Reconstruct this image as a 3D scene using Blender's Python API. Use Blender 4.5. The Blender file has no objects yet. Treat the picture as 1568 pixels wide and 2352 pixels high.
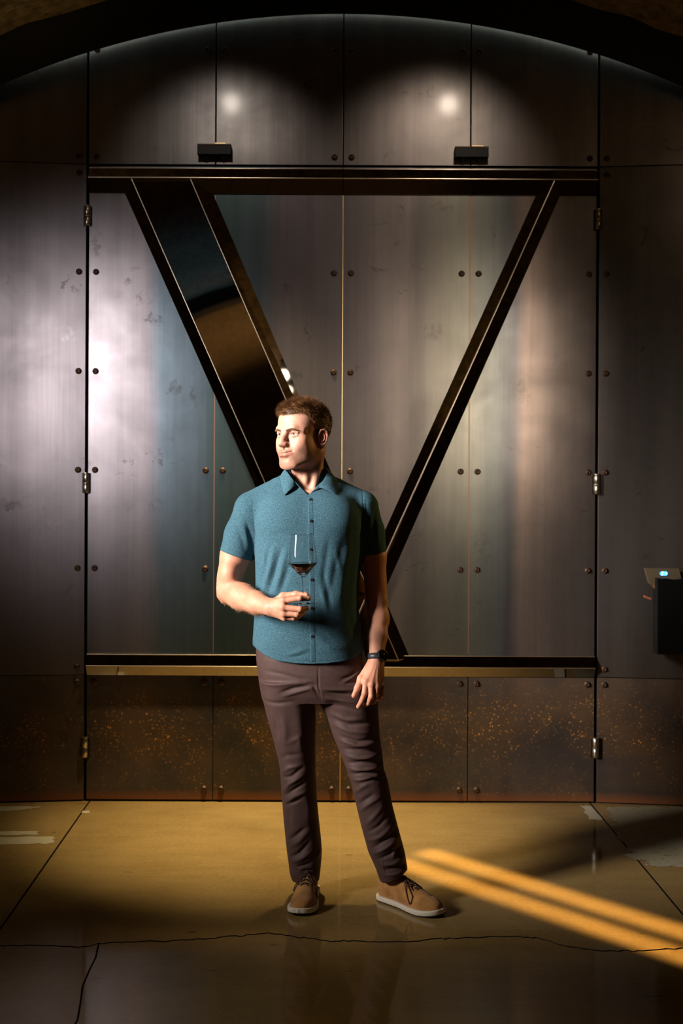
import bpy, bmesh, math, random
import numpy as np
from mathutils import Vector, Matrix
from mathutils.bvhtree import BVHTree

random.seed(7)
rng = np.random.default_rng(7)
scene = bpy.context.scene
col = scene.collection
PI = math.pi

# ------------------------------------------------------------------ camera
# Y = distance in front of the lens (m), Z up, floor at 0.  Pixels are in the 1568 x 2352 frame.
FPX, EYE, CX, CY, ROLL = 2600.0, 1.463, 784.0, 1140.0, 0.0050
WALL = 5.41                                     # plane of the steel doors
cam_d = bpy.data.cameras.new('camera')
cam = bpy.data.objects.new('camera', cam_d); col.objects.link(cam)
cam.location = (0, 0, EYE)
cam.rotation_euler = (Matrix.Rotation(PI / 2, 4, 'X') @ Matrix.Rotation(ROLL, 4, 'Z')).to_euler()
cam_d.sensor_fit = 'VERTICAL'; cam_d.sensor_height = 36; cam_d.sensor_width = 24
cam_d.lens = FPX * 36 / 2352
cam_d.shift_y = -36 / 2352
cam_d.clip_start = 0.05
cam_d.dof.use_dof = True; cam_d.dof.focus_distance = 3.98; cam_d.dof.aperture_fstop = 3.2
scene.camera = cam

# ------------------------------------------------------------------ world, exposure, lamps
w = bpy.data.worlds.new('cave_dark'); scene.world = w; w.use_nodes = True
w.node_tree.nodes['Background'].inputs[0].default_value = (0.9, 0.75, 0.6, 1)
w.node_tree.nodes['Background'].inputs[1].default_value = 0.0
scene.view_settings.view_transform = 'Standard'; scene.view_settings.look = 'None'
scene.view_settings.exposure = 0.0; scene.view_settings.gamma = 1.0
scene.view_settings.use_curve_mapping = False
scene.cycles.max_bounces = 8; scene.cycles.diffuse_bounces = 3; scene.cycles.glossy_bounces = 4
scene.cycles.transmission_bounces = 8; scene.cycles.caustics_reflective = False; scene.cycles.caustics_refractive = False
scene.cycles.sample_clamp_indirect = 4.0
scene.cycles.use_denoising = True


def aim(o, target):
    o.rotation_euler = (Vector(target) - Vector(o.location)).to_track_quat('-Z', 'Y').to_euler()


def area(name, loc, target, size, power, color, spread=180, size_y=None):
    d = bpy.data.lights.new(name, 'AREA'); d.energy = power; d.color = color
    d.shape = 'RECTANGLE'; d.size = size; d.size_y = size_y or size; d.spread = math.radians(spread)
    o = bpy.data.objects.new(name, d); col.objects.link(o); o.location = loc; aim(o, target)
    return o


def spot(name, loc, target, power, color, angle, blend=0.5, radius=0.03):
    d = bpy.data.lights.new(name, 'SPOT'); d.energy = power; d.color = color
    d.spot_size = math.radians(angle); d.spot_blend = blend; d.shadow_soft_size = radius
    o = bpy.data.objects.new(name, d); col.objects.link(o); o.location = loc; aim(o, target)
    return o


WARM = (1.0, 0.79, 0.44)
area('key_softbox', (-2.30, 2.72, 2.25), (-0.10, 4.05, 1.40), 0.45, 18, (1.0, 0.92, 0.86), 33, 1.6)
area('wall_fill', (-1.80, 2.9, 2.35), (-1.05, 5.41, 1.82), 0.6, 2.1, (1.0, 0.93, 0.93), 37, 1.0)  # added light for the bright pool on the left of the wall
area('wall_softbox_east', (1.26, 2.8, 2.25), (0.40, 5.41, 1.9), 0.4, 1.6, (1.0, 0.82, 0.66), 34, 1.0)
spot('vault_spot_west', (-0.66, 4.15, 3.78), (-0.55, 5.41, 2.75), 15, (1.0, 0.87, 0.76), 56, 0.9, 0.05)
spot('vault_spot_east', (0.62, 4.15, 3.78), (0.40, 5.41, 2.75), 22, (1.0, 0.82, 0.66), 56, 0.9, 0.05)
spot('floor_wash', (-0.35, 4.80, 3.72), (-0.25, 5.15, 0.0), 900, WARM, 40, 1.0, 0.06)
spot('rim_lamp', (2.45, 4.85, 1.95), (0.08, 4.05, 1.32), 58, (1.0, 0.58, 0.14), 24, 0.6, 0.08)
spot('floor_wash_side', (-1.9, 4.4, 3.2), (-1.55, 5.0, 0.0), 30, WARM, 46, 0.9, 0.06)
# two added overhead lights imitating the door beam's reflection on the concrete
for k, off in enumerate((-0.088, 0.088)):
    dx, dy = 0.687, -0.727
    o = area('added_streak', (1.14 + off * 0.727, 3.70 + off * 0.687, 3.3), (1.14 + off * 0.727, 3.70 + off * 0.687, 0.0), 2.5, 2.1, (1.0, 0.60, 0.20), 2, 0.108)
    o.rotation_euler = (0, 0, math.atan2(dy, dx))
spot('vault_glow_east', (1.6, 2.6, 2.3), (1.72, 3.5, 3.55), 50, (1.0, 0.62, 0.20), 54, 0.7, 0.1)
spot('vault_glow_west', (-1.7, 3.2, 2.2), (-1.65, 4.35, 3.6), 26, (1.0, 0.70, 0.25), 46, 0.7, 0.1)
spot('floor_front', (-0.3, 2.9, 3.55), (-0.3, 2.95, 0.0), 28, WARM, 40, 1.0, 0.06)
spot('rear_uplight', (0.3, -4.4, 1.2), (-0.8, -4.6, 4.0), 300, (1.0, 0.62, 0.24), 120, 0.6, 0.1)
spot('rear_cool', (-1.0, -1.4, 1.5), (-1.8, -0.4, 3.5), 80, (0.25, 0.6, 1.0), 70, 0.6, 0.1)  # added cool light for the blue patch mirrored in the wide beam


# ------------------------------------------------------------------ projection helpers
def P(px, py, Y=4.056):
    u, v = px - CX, py - CY
    c, s = math.cos(ROLL), math.sin(ROLL)
    return Vector(((u * c + v * s) * Y / FPX, Y, EYE - (-u * s + v * c) * Y / FPX))


def PF(px, py, z=0.0):
    u, v = px - CX, py - CY
    c, s = math.cos(ROLL), math.sin(ROLL)
    Y = FPX * (EYE - z) / (-u * s + v * c)
    return Vector(((u * c + v * s) * Y / FPX, Y, z))


# ------------------------------------------------------------------ node helpers
class NT:
    def __init__(s, name):
        s.m = bpy.data.materials.new(name); s.m.use_nodes = True
        s.t = s.m.node_tree; s.b = s.t.nodes['Principled BSDF']

    def n(s, typ, ins=None, **props):
        nd = s.t.nodes.new(typ)
        for k, v in props.items(): setattr(nd, k, v)
        for k, v in (ins or {}).items():
            s.set(nd.inputs[k], v)
        return nd

    def set(s, sock, v):
        if hasattr(v, 'is_output'): s.t.links.new(v, sock)
        elif hasattr(v, 'outputs'): s.t.links.new(v.outputs[0], sock)
        else:
            if isinstance(v, tuple) and len(v) == 3 and len(sock.default_value) == 4: v = (*v, 1)
            sock.default_value = v

    def ramp(s, fac, stops, interp='LINEAR'):
        r = s.n('ShaderNodeValToRGB', {0: fac}); cr = r.color_ramp; cr.interpolation = interp
        while len(cr.elements) < len(stops): cr.elements.new(0.5)
        for e, (p, c) in zip(cr.elements, sorted(stops, key=lambda q: q[0])):
            e.position = p
        for e, (p, c) in zip(cr.elements, sorted(stops, key=lambda q: q[0])):
            e.color = (c, c, c, 1) if isinstance(c, (int, float)) else (*c, 1)
        return r.outputs[0]

    def math(s, op, a, b=0.0, clamp=False):
        return s.n('ShaderNodeMath', {0: a, 1: b}, operation=op, use_clamp=clamp).outputs[0]

    def mix(s, fac, a, b, mode='MIX'):
        nd = s.n('ShaderNodeMix', data_type='RGBA', blend_type=mode)
        s.set(nd.inputs[0], fac); s.set(nd.inputs[6], a); s.set(nd.inputs[7], b)
        return nd.outputs[2]

    def coord(s, scale=(1, 1, 1), kind='Object', loc=(0, 0, 0)):
        tc = s.n('ShaderNodeTexCoord')
        return s.n('ShaderNodeMapping', {0: tc.outputs[kind], 1: loc, 3: scale}).outputs[0]

    def noise(s, vec, scale, detail=4, rough=0.55, dist=0.0):
        return s.n('ShaderNodeTexNoise', {'Vector': vec, 'Scale': scale, 'Detail': detail, 'Roughness': rough, 'Distortion': dist}).outputs[0]

    def bump(s, h, strength=0.2, dist=0.01):
        return s.n('ShaderNodeBump', {'Height': h, 'Strength': strength, 'Distance': dist}).outputs[0]

    def out(s, **kw):
        for k, v in kw.items(): s.set(s.b.inputs[k.replace('_', ' ')], v)
        return s.m


def plain(name, c, rough=0.5, metal=0.0, **kw):
    t = NT(name)
    return t.out(Base_Color=c, Roughness=rough, Metallic=metal, **kw)


# ------------------------------------------------------------------ object helpers
def link(o, parent=None):
    col.objects.link(o)
    if parent is not None: o.parent = parent
    return o


def obj(name, bm, material, parent=None, smooth=False, **props):
    me = bpy.data.meshes.new(name); bm.normal_update(); bm.to_mesh(me); bm.free()
    for m in (material if isinstance(material, (list, tuple)) else [material]): me.materials.append(m)
    if smooth:
        me.polygons.foreach_set('use_smooth', [True] * len(me.polygons))
    o = link(bpy.data.objects.new(name, me), parent)
    for k, v in props.items(): o[k] = v
    return o


def empty(name, loc=(0, 0, 0), parent=None, **props):
    o = link(bpy.data.objects.new(name, None), parent); o.location = loc; o.empty_display_size = 0.1
    for k, v in props.items(): o[k] = v
    return o


def keep(o, parent):
    """parent without moving (parents here are unrotated and unscaled)"""
    o.parent = parent
    o.matrix_parent_inverse = Matrix.Translation(parent.location).inverted()
    return o


def box(bm, lo, hi, bevel=0.0):
    x0, y0, z0 = lo; x1, y1, z1 = hi
    v = [bm.verts.new(p) for p in ((x0, y0, z0), (x1, y0, z0), (x1, y1, z0), (x0, y1, z0), (x0, y0, z1), (x1, y0, z1), (x1, y1, z1), (x0, y1, z1))]
    f = [bm.faces.new([v[i] for i in q]) for q in ((3, 2, 1, 0), (4, 5, 6, 7), (0, 1, 5, 4), (1, 2, 6, 5), (2, 3, 7, 6), (3, 0, 4, 7))]
    if bevel:
        es = list({e for q in f for e in q.edges})
        bmesh.ops.bevel(bm, geom=es, offset=bevel, segments=2, affect='EDGES', profile=0.6)
    return bm


def lathe(bm, prof, seg=24, M=None):
    """profile [(r, z)] turned about Z, then moved by M"""
    rings = []
    for r, z in prof:
        if r < 1e-6:
            rings.append([bm.verts.new((0, 0, z))])
        else:
            rings.append([bm.verts.new((r * math.cos(2 * PI * i / seg), r * math.sin(2 * PI * i / seg), z)) for i in range(seg)])
    new = [v for r in rings for v in r]
    for a, b in zip(rings, rings[1:]):
        for i in range(seg):
            j = (i + 1) % seg
            if len(a) == 1 and len(b) == 1: continue
            if len(a) == 1: bm.faces.new((a[0], b[j], b[i]))
            elif len(b) == 1: bm.faces.new((a[i], a[j], b[0]))
            else: bm.faces.new((a[i], a[j], b[j], b[i]))
    if M is not None:
        for v in new: v.co = M @ v.co
    return bm


def tube(bm, pts, r, seg=6, closed=False):
    pts = [Vector(p) for p in pts]; n = len(pts); rings = []
    rr = r if isinstance(r, (list, tuple)) else [r] * n
    up = Vector((0.13, 0.31, 0.94))
    for i, p in enumerate(pts):
        t = (pts[(i + 1) % n] - pts[i - 1]) if closed else (pts[min(i + 1, n - 1)] - pts[max(i - 1, 0)])
        t.normalize(); a = t.cross(up).normalized(); b = t.cross(a)
        rings.append([bm.verts.new(p + rr[i] * (a * math.cos(2 * PI * k / seg) + b * math.sin(2 * PI * k / seg))) for k in range(seg)])
    for i in range(n if closed else n - 1):
        A, B = rings[i], rings[(i + 1) % n]
        for k in range(seg):
            bm.faces.new((A[k], A[(k + 1) % seg], B[(k + 1) % seg], B[k]))
    if not closed:
        bm.faces.new(rings[0][::-1]); bm.faces.new(rings[-1])
    return bm


def smooth_path(pts, n):
    """Catmull-Rom resample of a list of points"""
    p = np.array([list(q) for q in pts], float)
    q = np.vstack([2 * p[0] - p[1], p, 2 * p[-1] - p[-2]])
    out = []
    for t in np.linspace(0, len(p) - 1 - 1e-9, n):
        i = int(t); f = t - i; a, b, c, d = q[i], q[i + 1], q[i + 2], q[i + 3]
        out.append(0.5 * ((2 * b) + (c - a) * f + (2 * a - 5 * b + 4 * c - d) * f * f + (3 * b - a - 3 * c + d) * f ** 3))
    return [Vector(o) for o in out]


def prism(bm, poly, y0, y1):
    """polygon of (x, z) extruded between two depths (y0 nearer)"""
    a = [bm.verts.new((x, y0, z)) for x, z in poly]; b = [bm.verts.new((x, y1, z)) for x, z in poly]
    n = len(poly)
    bm.faces.new(a); bm.faces.new(b[::-1])
    for i in range(n): bm.faces.new((a[i], b[i], b[(i + 1) % n], a[(i + 1) % n]))
    bmesh.ops.recalc_face_normals(bm, faces=bm.faces)
    return bm


# ------------------------------------------------------------------ setting materials
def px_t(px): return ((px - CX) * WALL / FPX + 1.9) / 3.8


def steel_material(name, rust=False, neutral=False):
    t = NT(name)
    co = t.coord()
    sep = t.n('ShaderNodeSeparateXYZ', {0: co})
    X, Z = sep.outputs[0], sep.outputs[2]
    streak = t.noise(t.coord((9, 9, 0.35)), 1.0, 5, 0.6)
    fine = t.noise(t.coord((70, 70, 1.6)), 1.0, 3, 0.6)
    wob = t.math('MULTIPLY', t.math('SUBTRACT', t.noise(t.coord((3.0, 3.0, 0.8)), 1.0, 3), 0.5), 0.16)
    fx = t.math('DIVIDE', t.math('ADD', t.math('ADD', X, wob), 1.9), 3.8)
    bands = t.ramp(fx, [(px_t(a), c) for a, c in (  # patina tints, with soft reflections of the surroundings painted in as vertical bands
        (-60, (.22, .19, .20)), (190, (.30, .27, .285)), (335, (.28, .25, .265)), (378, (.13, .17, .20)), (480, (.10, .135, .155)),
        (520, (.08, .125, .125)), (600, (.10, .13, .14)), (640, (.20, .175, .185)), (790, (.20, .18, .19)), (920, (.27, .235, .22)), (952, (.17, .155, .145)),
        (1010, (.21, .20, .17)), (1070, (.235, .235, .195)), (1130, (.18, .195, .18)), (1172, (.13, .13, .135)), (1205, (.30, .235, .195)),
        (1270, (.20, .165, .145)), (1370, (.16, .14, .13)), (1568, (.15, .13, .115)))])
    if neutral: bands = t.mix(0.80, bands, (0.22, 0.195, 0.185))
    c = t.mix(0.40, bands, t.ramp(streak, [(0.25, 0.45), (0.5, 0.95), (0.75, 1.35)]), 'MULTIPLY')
    c = t.mix(0.22, c, t.ramp(fine, [(0.3, 0.75), (0.7, 1.2)]), 'MULTIPLY')
    cloud = t.noise(co, 2.6, 6, 0.62, 0.4)
    c = t.mix(0.5, c, t.ramp(cloud, [(0.3, 0.6), (0.6, 1.15)]), 'MULTIPLY')
    # hand smears and dark stains left on the mill scale
    sm = t.noise(t.coord((1.0, 1.0, 1.5), loc=(3.1, 0, 1.7)), 5.5, 5, 0.7, 1.6)
    sm = t.ramp(sm, [(0.61, 0.0), (0.68, 1.0)])
    gate = t.ramp(t.noise(co, 1.7, 2), [(0.5, 0.0), (0.6, 1.0)])
    c = t.mix(t.math('MULTIPLY', t.math('MULTIPLY', sm, gate), 0.55), c, (0.07, 0.055, 0.05))
    if not rust and not neutral:
        # smears, drips and hand marks where they sit on the sheets (pixel spots on the door plane, with their reach)
        brk = t.ramp(t.noise(t.coord((1, 1, 0.8)), 26, 5, 0.7, 1.2), [(0.42, 0.0), (0.56, 1.0)])
        dark = light = 0.0
        wx = t.math('MULTIPLY', t.math('SUBTRACT', t.noise(co, 17, 4, 0.7), 0.5), 0.16)
        wz = t.math('MULTIPLY', t.math('SUBTRACT', t.noise(t.coord((1, 1, 1), loc=(4.2, 1.1, 0.3)), 17, 4, 0.7), 0.5), 0.16)
        XW, ZW = t.math('ADD', X, wx), t.math('ADD', Z, wz)
        for px_, py_, rx, rz, k_ in ((330, 690, .055, .035, 1), (350, 735, .05, .03, 1), (442, 890, .014, .13, 1), (398, 895, .03, .04, 1), (152, 650, .012, .05, 1), (178, 665, .012, .04, 1), (222, 560, .02, .08, .7), (288, 645, .02, .03, 1), (660, 657, .016, .04, .8),
                                     (708, 765, .012, .06, .8), (680, 860, .03, .03, .5), (365, 1055, .018, .04, .9), (355, 1150, .025, .03, .7), (1015, 480, .09, .02, .5), (995, 765, .06, .05, .5), (1135, 545, .02, .07, .6), (1200, 900, .04, .05, .4), (155, 770, .05, .05, -1), (30, 1160, .06, .03, .8), (1110, 1260, .05, .10, .4), (820, 840, .01, .03, .6)):
            q = P(px_, py_, WALL)
            ex = t.math('DIVIDE', t.math('SUBTRACT', XW, q.x), rx); ez = t.math('DIVIDE', t.math('SUBTRACT', ZW, q.z), rz)
            m_ = t.math('MULTIPLY', t.math('SUBTRACT', 1.0, t.math('ADD', t.math('MULTIPLY', ex, ex), t.math('MULTIPLY', ez, ez)), True), abs(k_))
            if k_ > 0: dark = t.math('MAXIMUM', dark, m_)
            else: light = t.math('MAXIMUM', light, m_)
        c = t.mix(t.math('MULTIPLY', t.math('MULTIPLY', dark, brk), 0.7), c, (0.055, 0.045, 0.042))
        c = t.mix(t.math('MULTIPLY', t.math('MULTIPLY', light, brk), 0.5), c, (0.48, 0.45, 0.45))
    rough = t.ramp(cloud, [(0.25, 0.44), (0.75, 0.34)])
    if rust:
        nz = t.n('ShaderNodeTexNoise', {'Vector': co, 'Scale': 70.0, 'Detail': 3.0})
        sc_ = t.n('ShaderNodeVectorMath', {0: nz.outputs[1]}, operation='SCALE'); t.set(sc_.inputs['Scale'], 0.02)
        vec = t.n('ShaderNodeVectorMath', {0: co, 1: sc_.outputs[0]}, operation='ADD')
        vo = t.n('ShaderNodeTexVoronoi', {'Vector': vec.outputs[0], 'Scale': 95.0, 'Randomness': 1.0})
        rnd = t.n('ShaderNodeSeparateColor', {0: vo.outputs[1]})
        size = t.math('MULTIPLY', rnd.outputs[1], 0.55)
        spots = t.math('MULTIPLY', t.math('SUBTRACT', size, vo.outputs[0]), 7.0, True)
        pick = t.math('MULTIPLY', t.ramp(rnd.outputs[0], [(0.25, 0.0), (0.75, 1.0)]), t.ramp(t.noise(co, 9, 4, 0.65), [(0.36, 0.1), (0.62, 1.0)]))
        zone = t.ramp(Z, [(0.02, 0.25), (0.16, 0.35), (0.30, 1.0), (0.38, 0.9), (0.55, 0.15)])
        patch = t.ramp(t.noise(co, 3.2, 4, 0.6), [(0.36, 0.12), (0.60, 1.0)])
        c = t.mix(t.math('ADD', t.math('MULTIPLY', zone, 0.35), 0.5), t.mix(1.0, c, (0.45, 0.42, 0.40), 'MULTIPLY'), t.mix(patch, (0.020, 0.017, 0.015), (0.10, 0.052, 0.018)))
        f = t.math('MULTIPLY', t.math('MULTIPLY', spots, pick), t.math('MULTIPLY', zone, patch))
        c = t.mix(t.math('MINIMUM', f, 1.0), c, (0.80, 0.36, 0.08))
        edge = t.ramp(Z, [(0.0, 1.0), (0.03, 0.6), (0.06, 0.0)])
        c = t.mix(t.math('MULTIPLY', edge, 0.7), c, (0.30, 0.09, 0.02))
        return t.out(Base_Color=c, Metallic=0.35, Roughness=0.6, Normal=t.bump(vo.outputs[0], 0.1, 0.002))
    return t.out(Base_Color=c, Metallic=0.85, Roughness=rough, Coat_Weight=0.30 if neutral else 0.12, Coat_Roughness=0.13 if neutral else 0.18, Normal=t.bump(t.math('ADD', fine, t.math('MULTIPLY', cloud, 2.0)), 0.05, 0.004))


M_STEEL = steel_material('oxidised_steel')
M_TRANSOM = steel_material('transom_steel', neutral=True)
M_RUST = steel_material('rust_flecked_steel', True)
M_BACK = plain('dark_backing', (0.012, 0.010, 0.009), 0.7)
M_POLISH = plain('polished_black_steel', (0.34, 0.31, 0.29), 0.03, 1.0)
M_EDGE = plain('bright_steel_edge', (0.75, 0.62, 0.48), 0.32, 1.0)
M_BRASS = plain('brass_strip', (0.80, 0.60, 0.32), 0.38, 1.0)
M_BOLT = plain('rusty_bolt', (0.10, 0.055, 0.035), 0.5, 0.6)
M_HINGE = plain('nickel_hinge', (0.62, 0.56, 0.44), 0.30, 1.0)
M_BLACK = plain('black_paint', (0.003, 0.003, 0.003), 0.5, Specular_IOR_Level=0.25)
M_FASCIA = plain('black_arch_steel', (0.006, 0.006, 0.006), 0.6)


def concrete(name, base, dark):
    t = NT(name)
    co = t.coord()
    n1 = t.noise(co, 1.3, 6, 0.6, 0.3); n2 = t.noise(t.coord((3, 14, 1)), 1.0, 5, 0.6); n3 = t.noise(co, 60, 3, 0.6)
    c = t.mix(t.ramp(n1, [(0.3, 0.0), (0.7, 1.0)]), dark, base)
    c = t.mix(0.22, c, t.ramp(n2, [(0.3, 0.6), (0.7, 1.2)]), 'MULTIPLY')
    c = t.mix(0.35, c, t.ramp(n3, [(0.3, 0.7), (0.7, 1.2)]), 'MULTIPLY')
    vs = t.noise(t.coord((7, 30, 1), loc=(0.3, 0.7, 0)), 1.0, 2, 0.4, 0.6)
    c = t.mix(t.math('MULTIPLY', t.ramp(vs, [(0.74, 0.0), (0.77, 1.0)]), 0.6), c, (0.03, 0.02, 0.012))
    rough = t.ramp(n1, [(0.3, 0.05), (0.7, 0.13)])
    return t.out(Base_Color=c, Roughness=rough, Specular_IOR_Level=0.36, Normal=t.bump(n2, 0.02, 0.004))


M_FLOOR = concrete('polished_concrete', (0.41, 0.275, 0.105), (0.27, 0.172, 0.060))
M_PATCH = None


def shotcrete():
    t = NT('sprayed_concrete')
    co = t.coord()
    n = t.noise(co, 18, 6, 0.65); n2 = t.noise(co, 1.2, 3)
    c = t.mix(t.ramp(n, [(0.35, 0.0), (0.65, 1.0)]), (0.13, 0.09, 0.055), (0.36, 0.27, 0.17))
    return t.out(Base_Color=c, Roughness=0.95, Normal=t.bump(n, 0.6, 0.03))


M_VAULT = shotcrete()

# ------------------------------------------------------------------ floor: slabs parted by saw joints and by the crack
bm = bmesh.new(); box(bm, (-5.0, -9.5, -0.08), (5.0, 6.0, -0.03))
floor = obj('floor', bm, M_BACK, kind='structure')


M_JOINT = plain('joint_shade', (0.012, 0.009, 0.006), 0.9)  # shade inside the joints and crack, painted onto the slab sides


def slab(poly, name='concrete_slab', m=None):
    b = bmesh.new()
    top = [b.verts.new((x, y, 0.0)) for x, y in poly]
    f = b.faces.new(top)
    ex = bmesh.ops.extrude_face_region(b, geom=[f])
    for v in [g for g in ex['geom'] if isinstance(g, bmesh.types.BMVert)]: v.co.z = -0.035
    bmesh.ops.recalc_face_normals(b, faces=b.faces)
    for f_ in b.faces: f_.material_index = 0 if f_.normal.z > 0.9 else 1
    return obj(name, b, [m or M_FLOOR, M_JOINT], floor)


def joint(p, q, y): return p.x + (q.x - p.x) * (y - p.y) / (q.y - p.y)


jl0, jl1 = PF(201, 1847), PF(22, 2103)
jr0, jr1 = PF(1357, 1847), PF(1566, 2098)
g = 0.004
YB, YN = 5.8, -9.0
slab([(-5, YN), (joint(jl0, jl1, YN) - g, YN), (joint(jl0, jl1, YB) - g, YB), (-5, YB)])
slab([(joint(jr0, jr1, YN) + g, YN), (5, YN), (5, YB), (joint(jr0, jr1, YB) + g, YB)])
crack_px = [(-260, 2176), (0, 2172), (60, 2171), (130, 2172), (180, 2176), (235, 2167), (290, 2163), (380, 2161), (470, 2157), (520, 2151), (560, 2149),
            (615, 2143), (650, 2146), (680, 2153), (720, 2155), (760, 2163), (789, 2160), (830, 2162), (866, 2163), (949, 2163), (1000, 2157), (1032, 2155), (1110, 2152), (1182, 2150),
            (1231, 2154), (1309, 2174), (1381, 2185), (1420, 2184), (1475, 2183), (1568, 2179), (1800, 2185)]
crack = []
cp = [PF(*p) for p in crack_px]
for a, b_ in zip(cp, cp[1:]):
    for k in range(5):
        q = a.lerp(b_, k / 5); crack.append((q.x + rng.normal(0, .0010), q.y + rng.normal(0, .0035)))
crack.append((cp[-1].x, cp[-1].y))
yl = crack[0][1]; yr = crack[-1][1]
xl, xr = joint(jl0, jl1, yl) + g, joint(jr0, jr1, yr) - g
mid = [(max(min(x, xr), xl), y) for x, y in crack if xl < x < xr]
far_edge = [(xl, yl + .0045)] + [(x, y + .0045) for x, y in mid] + [(xr, yr + .0045)]
slab(far_edge + [(joint(jr0, jr1, YB) - g, YB), (joint(jl0, jl1, YB) + g, YB)])
vc = PF(197, 2215); vy = PF(199, 2352)
near = [(xl, yl - .0045)] + [(x, y - .0045) for x, y in mid] + [(xr, yr - .0045)]
cut = min(range(len(near)), key=lambda i: abs(near[i][0] - vc.x))
cx0 = near[cut][0]
side = [(cx0 + 0.006 * math.sin(k * 1.7) + rng.normal(0, .002) + (vy.x - vc.x) * k / 9, near[cut][1] + (vy.y - 0.4 - near[cut][1]) * k / 9) for k in range(10)]
side.append((side[-1][0], YN))
slab([(joint(jl0, jl1, YN) + g, YN)] + [(side[-1][0] - .003, YN)] + [(x - .003, y) for x, y in side[-2::-1]] + near[cut - 1::-1])
slab([(x + .003, y) for x, y in side[:-1]] + [(side[-1][0] + .003, YN), (joint(jr0, jr1, YN) - g, YN)] + near[:cut:-1])


# worn paint strokes and the bare, unsealed area, thin coats on the concrete
def ragged(pxs, n=10, amp=0.012, z=0.0012):
    pts = [PF(*p) for p in pxs]; out = []
    for a, b_ in zip(pts, pts[1:] + pts[:1]):
        for k in range(n):
            q = a.lerp(b_, k / n); out.append((q.x + rng.normal(0, amp), q.y + rng.normal(0, amp)))
    b = bmesh.new(); top = b.faces.new([b.verts.new((x, y, z)) for x, y in out])
    bmesh.ops.triangulate(b, faces=[top])
    return b


t = NT('pale_floor_paint'); M_PAINT = t.out(Base_Color=t.mix(t.noise(t.coord(), 40, 4), (0.42, 0.36, 0.24), (0.62, 0.55, 0.40)), Roughness=0.55)
t = NT('bare_concrete')
spk = t.noise(t.coord(), 34, 4, 0.7)
edge = t.noise(t.coord(), 7, 5, 0.65)
M_BARE = t.out(Base_Color=t.mix(t.ramp(spk, [(0.60, 0.0), (0.66, 1.0)]), t.mix(edge, (0.22, 0.19, 0.11), (0.40, 0.36, 0.24)), (0.05, 0.04, 0.025)), Roughness=0.6)
obj('paint_stroke', ragged([(-40, 1911), (88, 1909), (86, 1917), (-40, 1920)], 8, 0.004), M_PAINT, floor)
obj('paint_stroke', ragged([(-40, 1924), (126, 1921), (124, 1937), (-40, 1941)], 8, 0.006), M_PAINT, floor)
obj('paint_stroke', ragged([(-40, 1852), (95, 1853), (60, 1859), (-40, 1867)], 8, 0.006), M_PAINT, floor)
obj('paint_stroke', ragged([(190, 1863), (206, 1862), (204, 1868), (188, 1868)], 4, 0.003), M_PAINT, floor)
obj('paint_stroke', ragged([(1333, 1850), (1356, 1851), (1384, 1884), (1355, 1883)], 6, 0.006), M_PAINT, floor)
obj('paint_stroke', ragged([(1389, 1853), (1640, 1856), (1640, 1990), (1530, 1992), (1490, 1988), (1450, 1968), (1412, 1905)], 14, 0.014), M_BARE, floor)

# ------------------------------------------------------------------ steel wall and doors
SEAM = [-1.218, -0.609, 0.0, 0.609, 1.218]
Z_TOP, Z_MID = 3.043, 0.604
bolt_me = None


def bolt_mesh():
    b = bmesh.new()
    R = Matrix.Rotation(PI / 2, 4, 'X')
    lathe(b, [(0.0, 0.0135 - 0.006), (0.0042, 0.0135 - 0.006), (0.0048, 0.0135), (0.0085, 0.0125), (0.0112, 0.009), (0.0120, 0.004), (0.0150, 0.0035), (0.0150, 0.0)], 14, R)
    me = bpy.data.meshes.new('bolt'); bmesh.ops.recalc_face_normals(b, faces=b.faces); b.to_mesh(me); b.free(); me.materials.append(M_BOLT)
    me.polygons.foreach_set('use_smooth', [True] * len(me.polygons))
    return me


bolt_me = bolt_mesh()


def bolt(parent, x, z, y=WALL, dz=0.0):
    o = bpy.data.objects.new('bolt', bolt_me); link(o, parent); o.location = (x, y, z)
    o.rotation_euler = (0, rng.uniform(0, 6), 0)
    return o


def panel(parent, x0, x1, z0, z1, m, y=WALL, gap=0.003):
    b = bmesh.new(); box(b, (x0 + gap, y, z0 + gap), (x1 - gap, y + 0.006, z1 - gap), 0.0012)
    return obj('panel', b, m, parent)


BX = 0.0405
bolt_rows = [(629 - 1.5), 855.5, 1082, 1307.5]
ROW_Z = [EYE - (r - CY) * WALL / FPX for r in bolt_rows]
LOW_Z = [EYE - (1569 - CY) * WALL / FPX, EYE - (1813 - CY) * WALL / FPX]

bm = bmesh.new(); box(bm, (-4.3, WALL + 0.05, -0.02), (4.3, WALL + 0.12, 4.2))
wall_back = obj('wall_back', bm, M_BACK, kind='structure')
# transom over the doors
for a, b_ in zip(SEAM, SEAM[1:]):
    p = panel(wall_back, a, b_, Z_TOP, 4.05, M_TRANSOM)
    for x in (a + BX, b_ - BX):
        bolt(p, x, 3.592); bolt(p, x, Z_TOP + 0.04)


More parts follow.
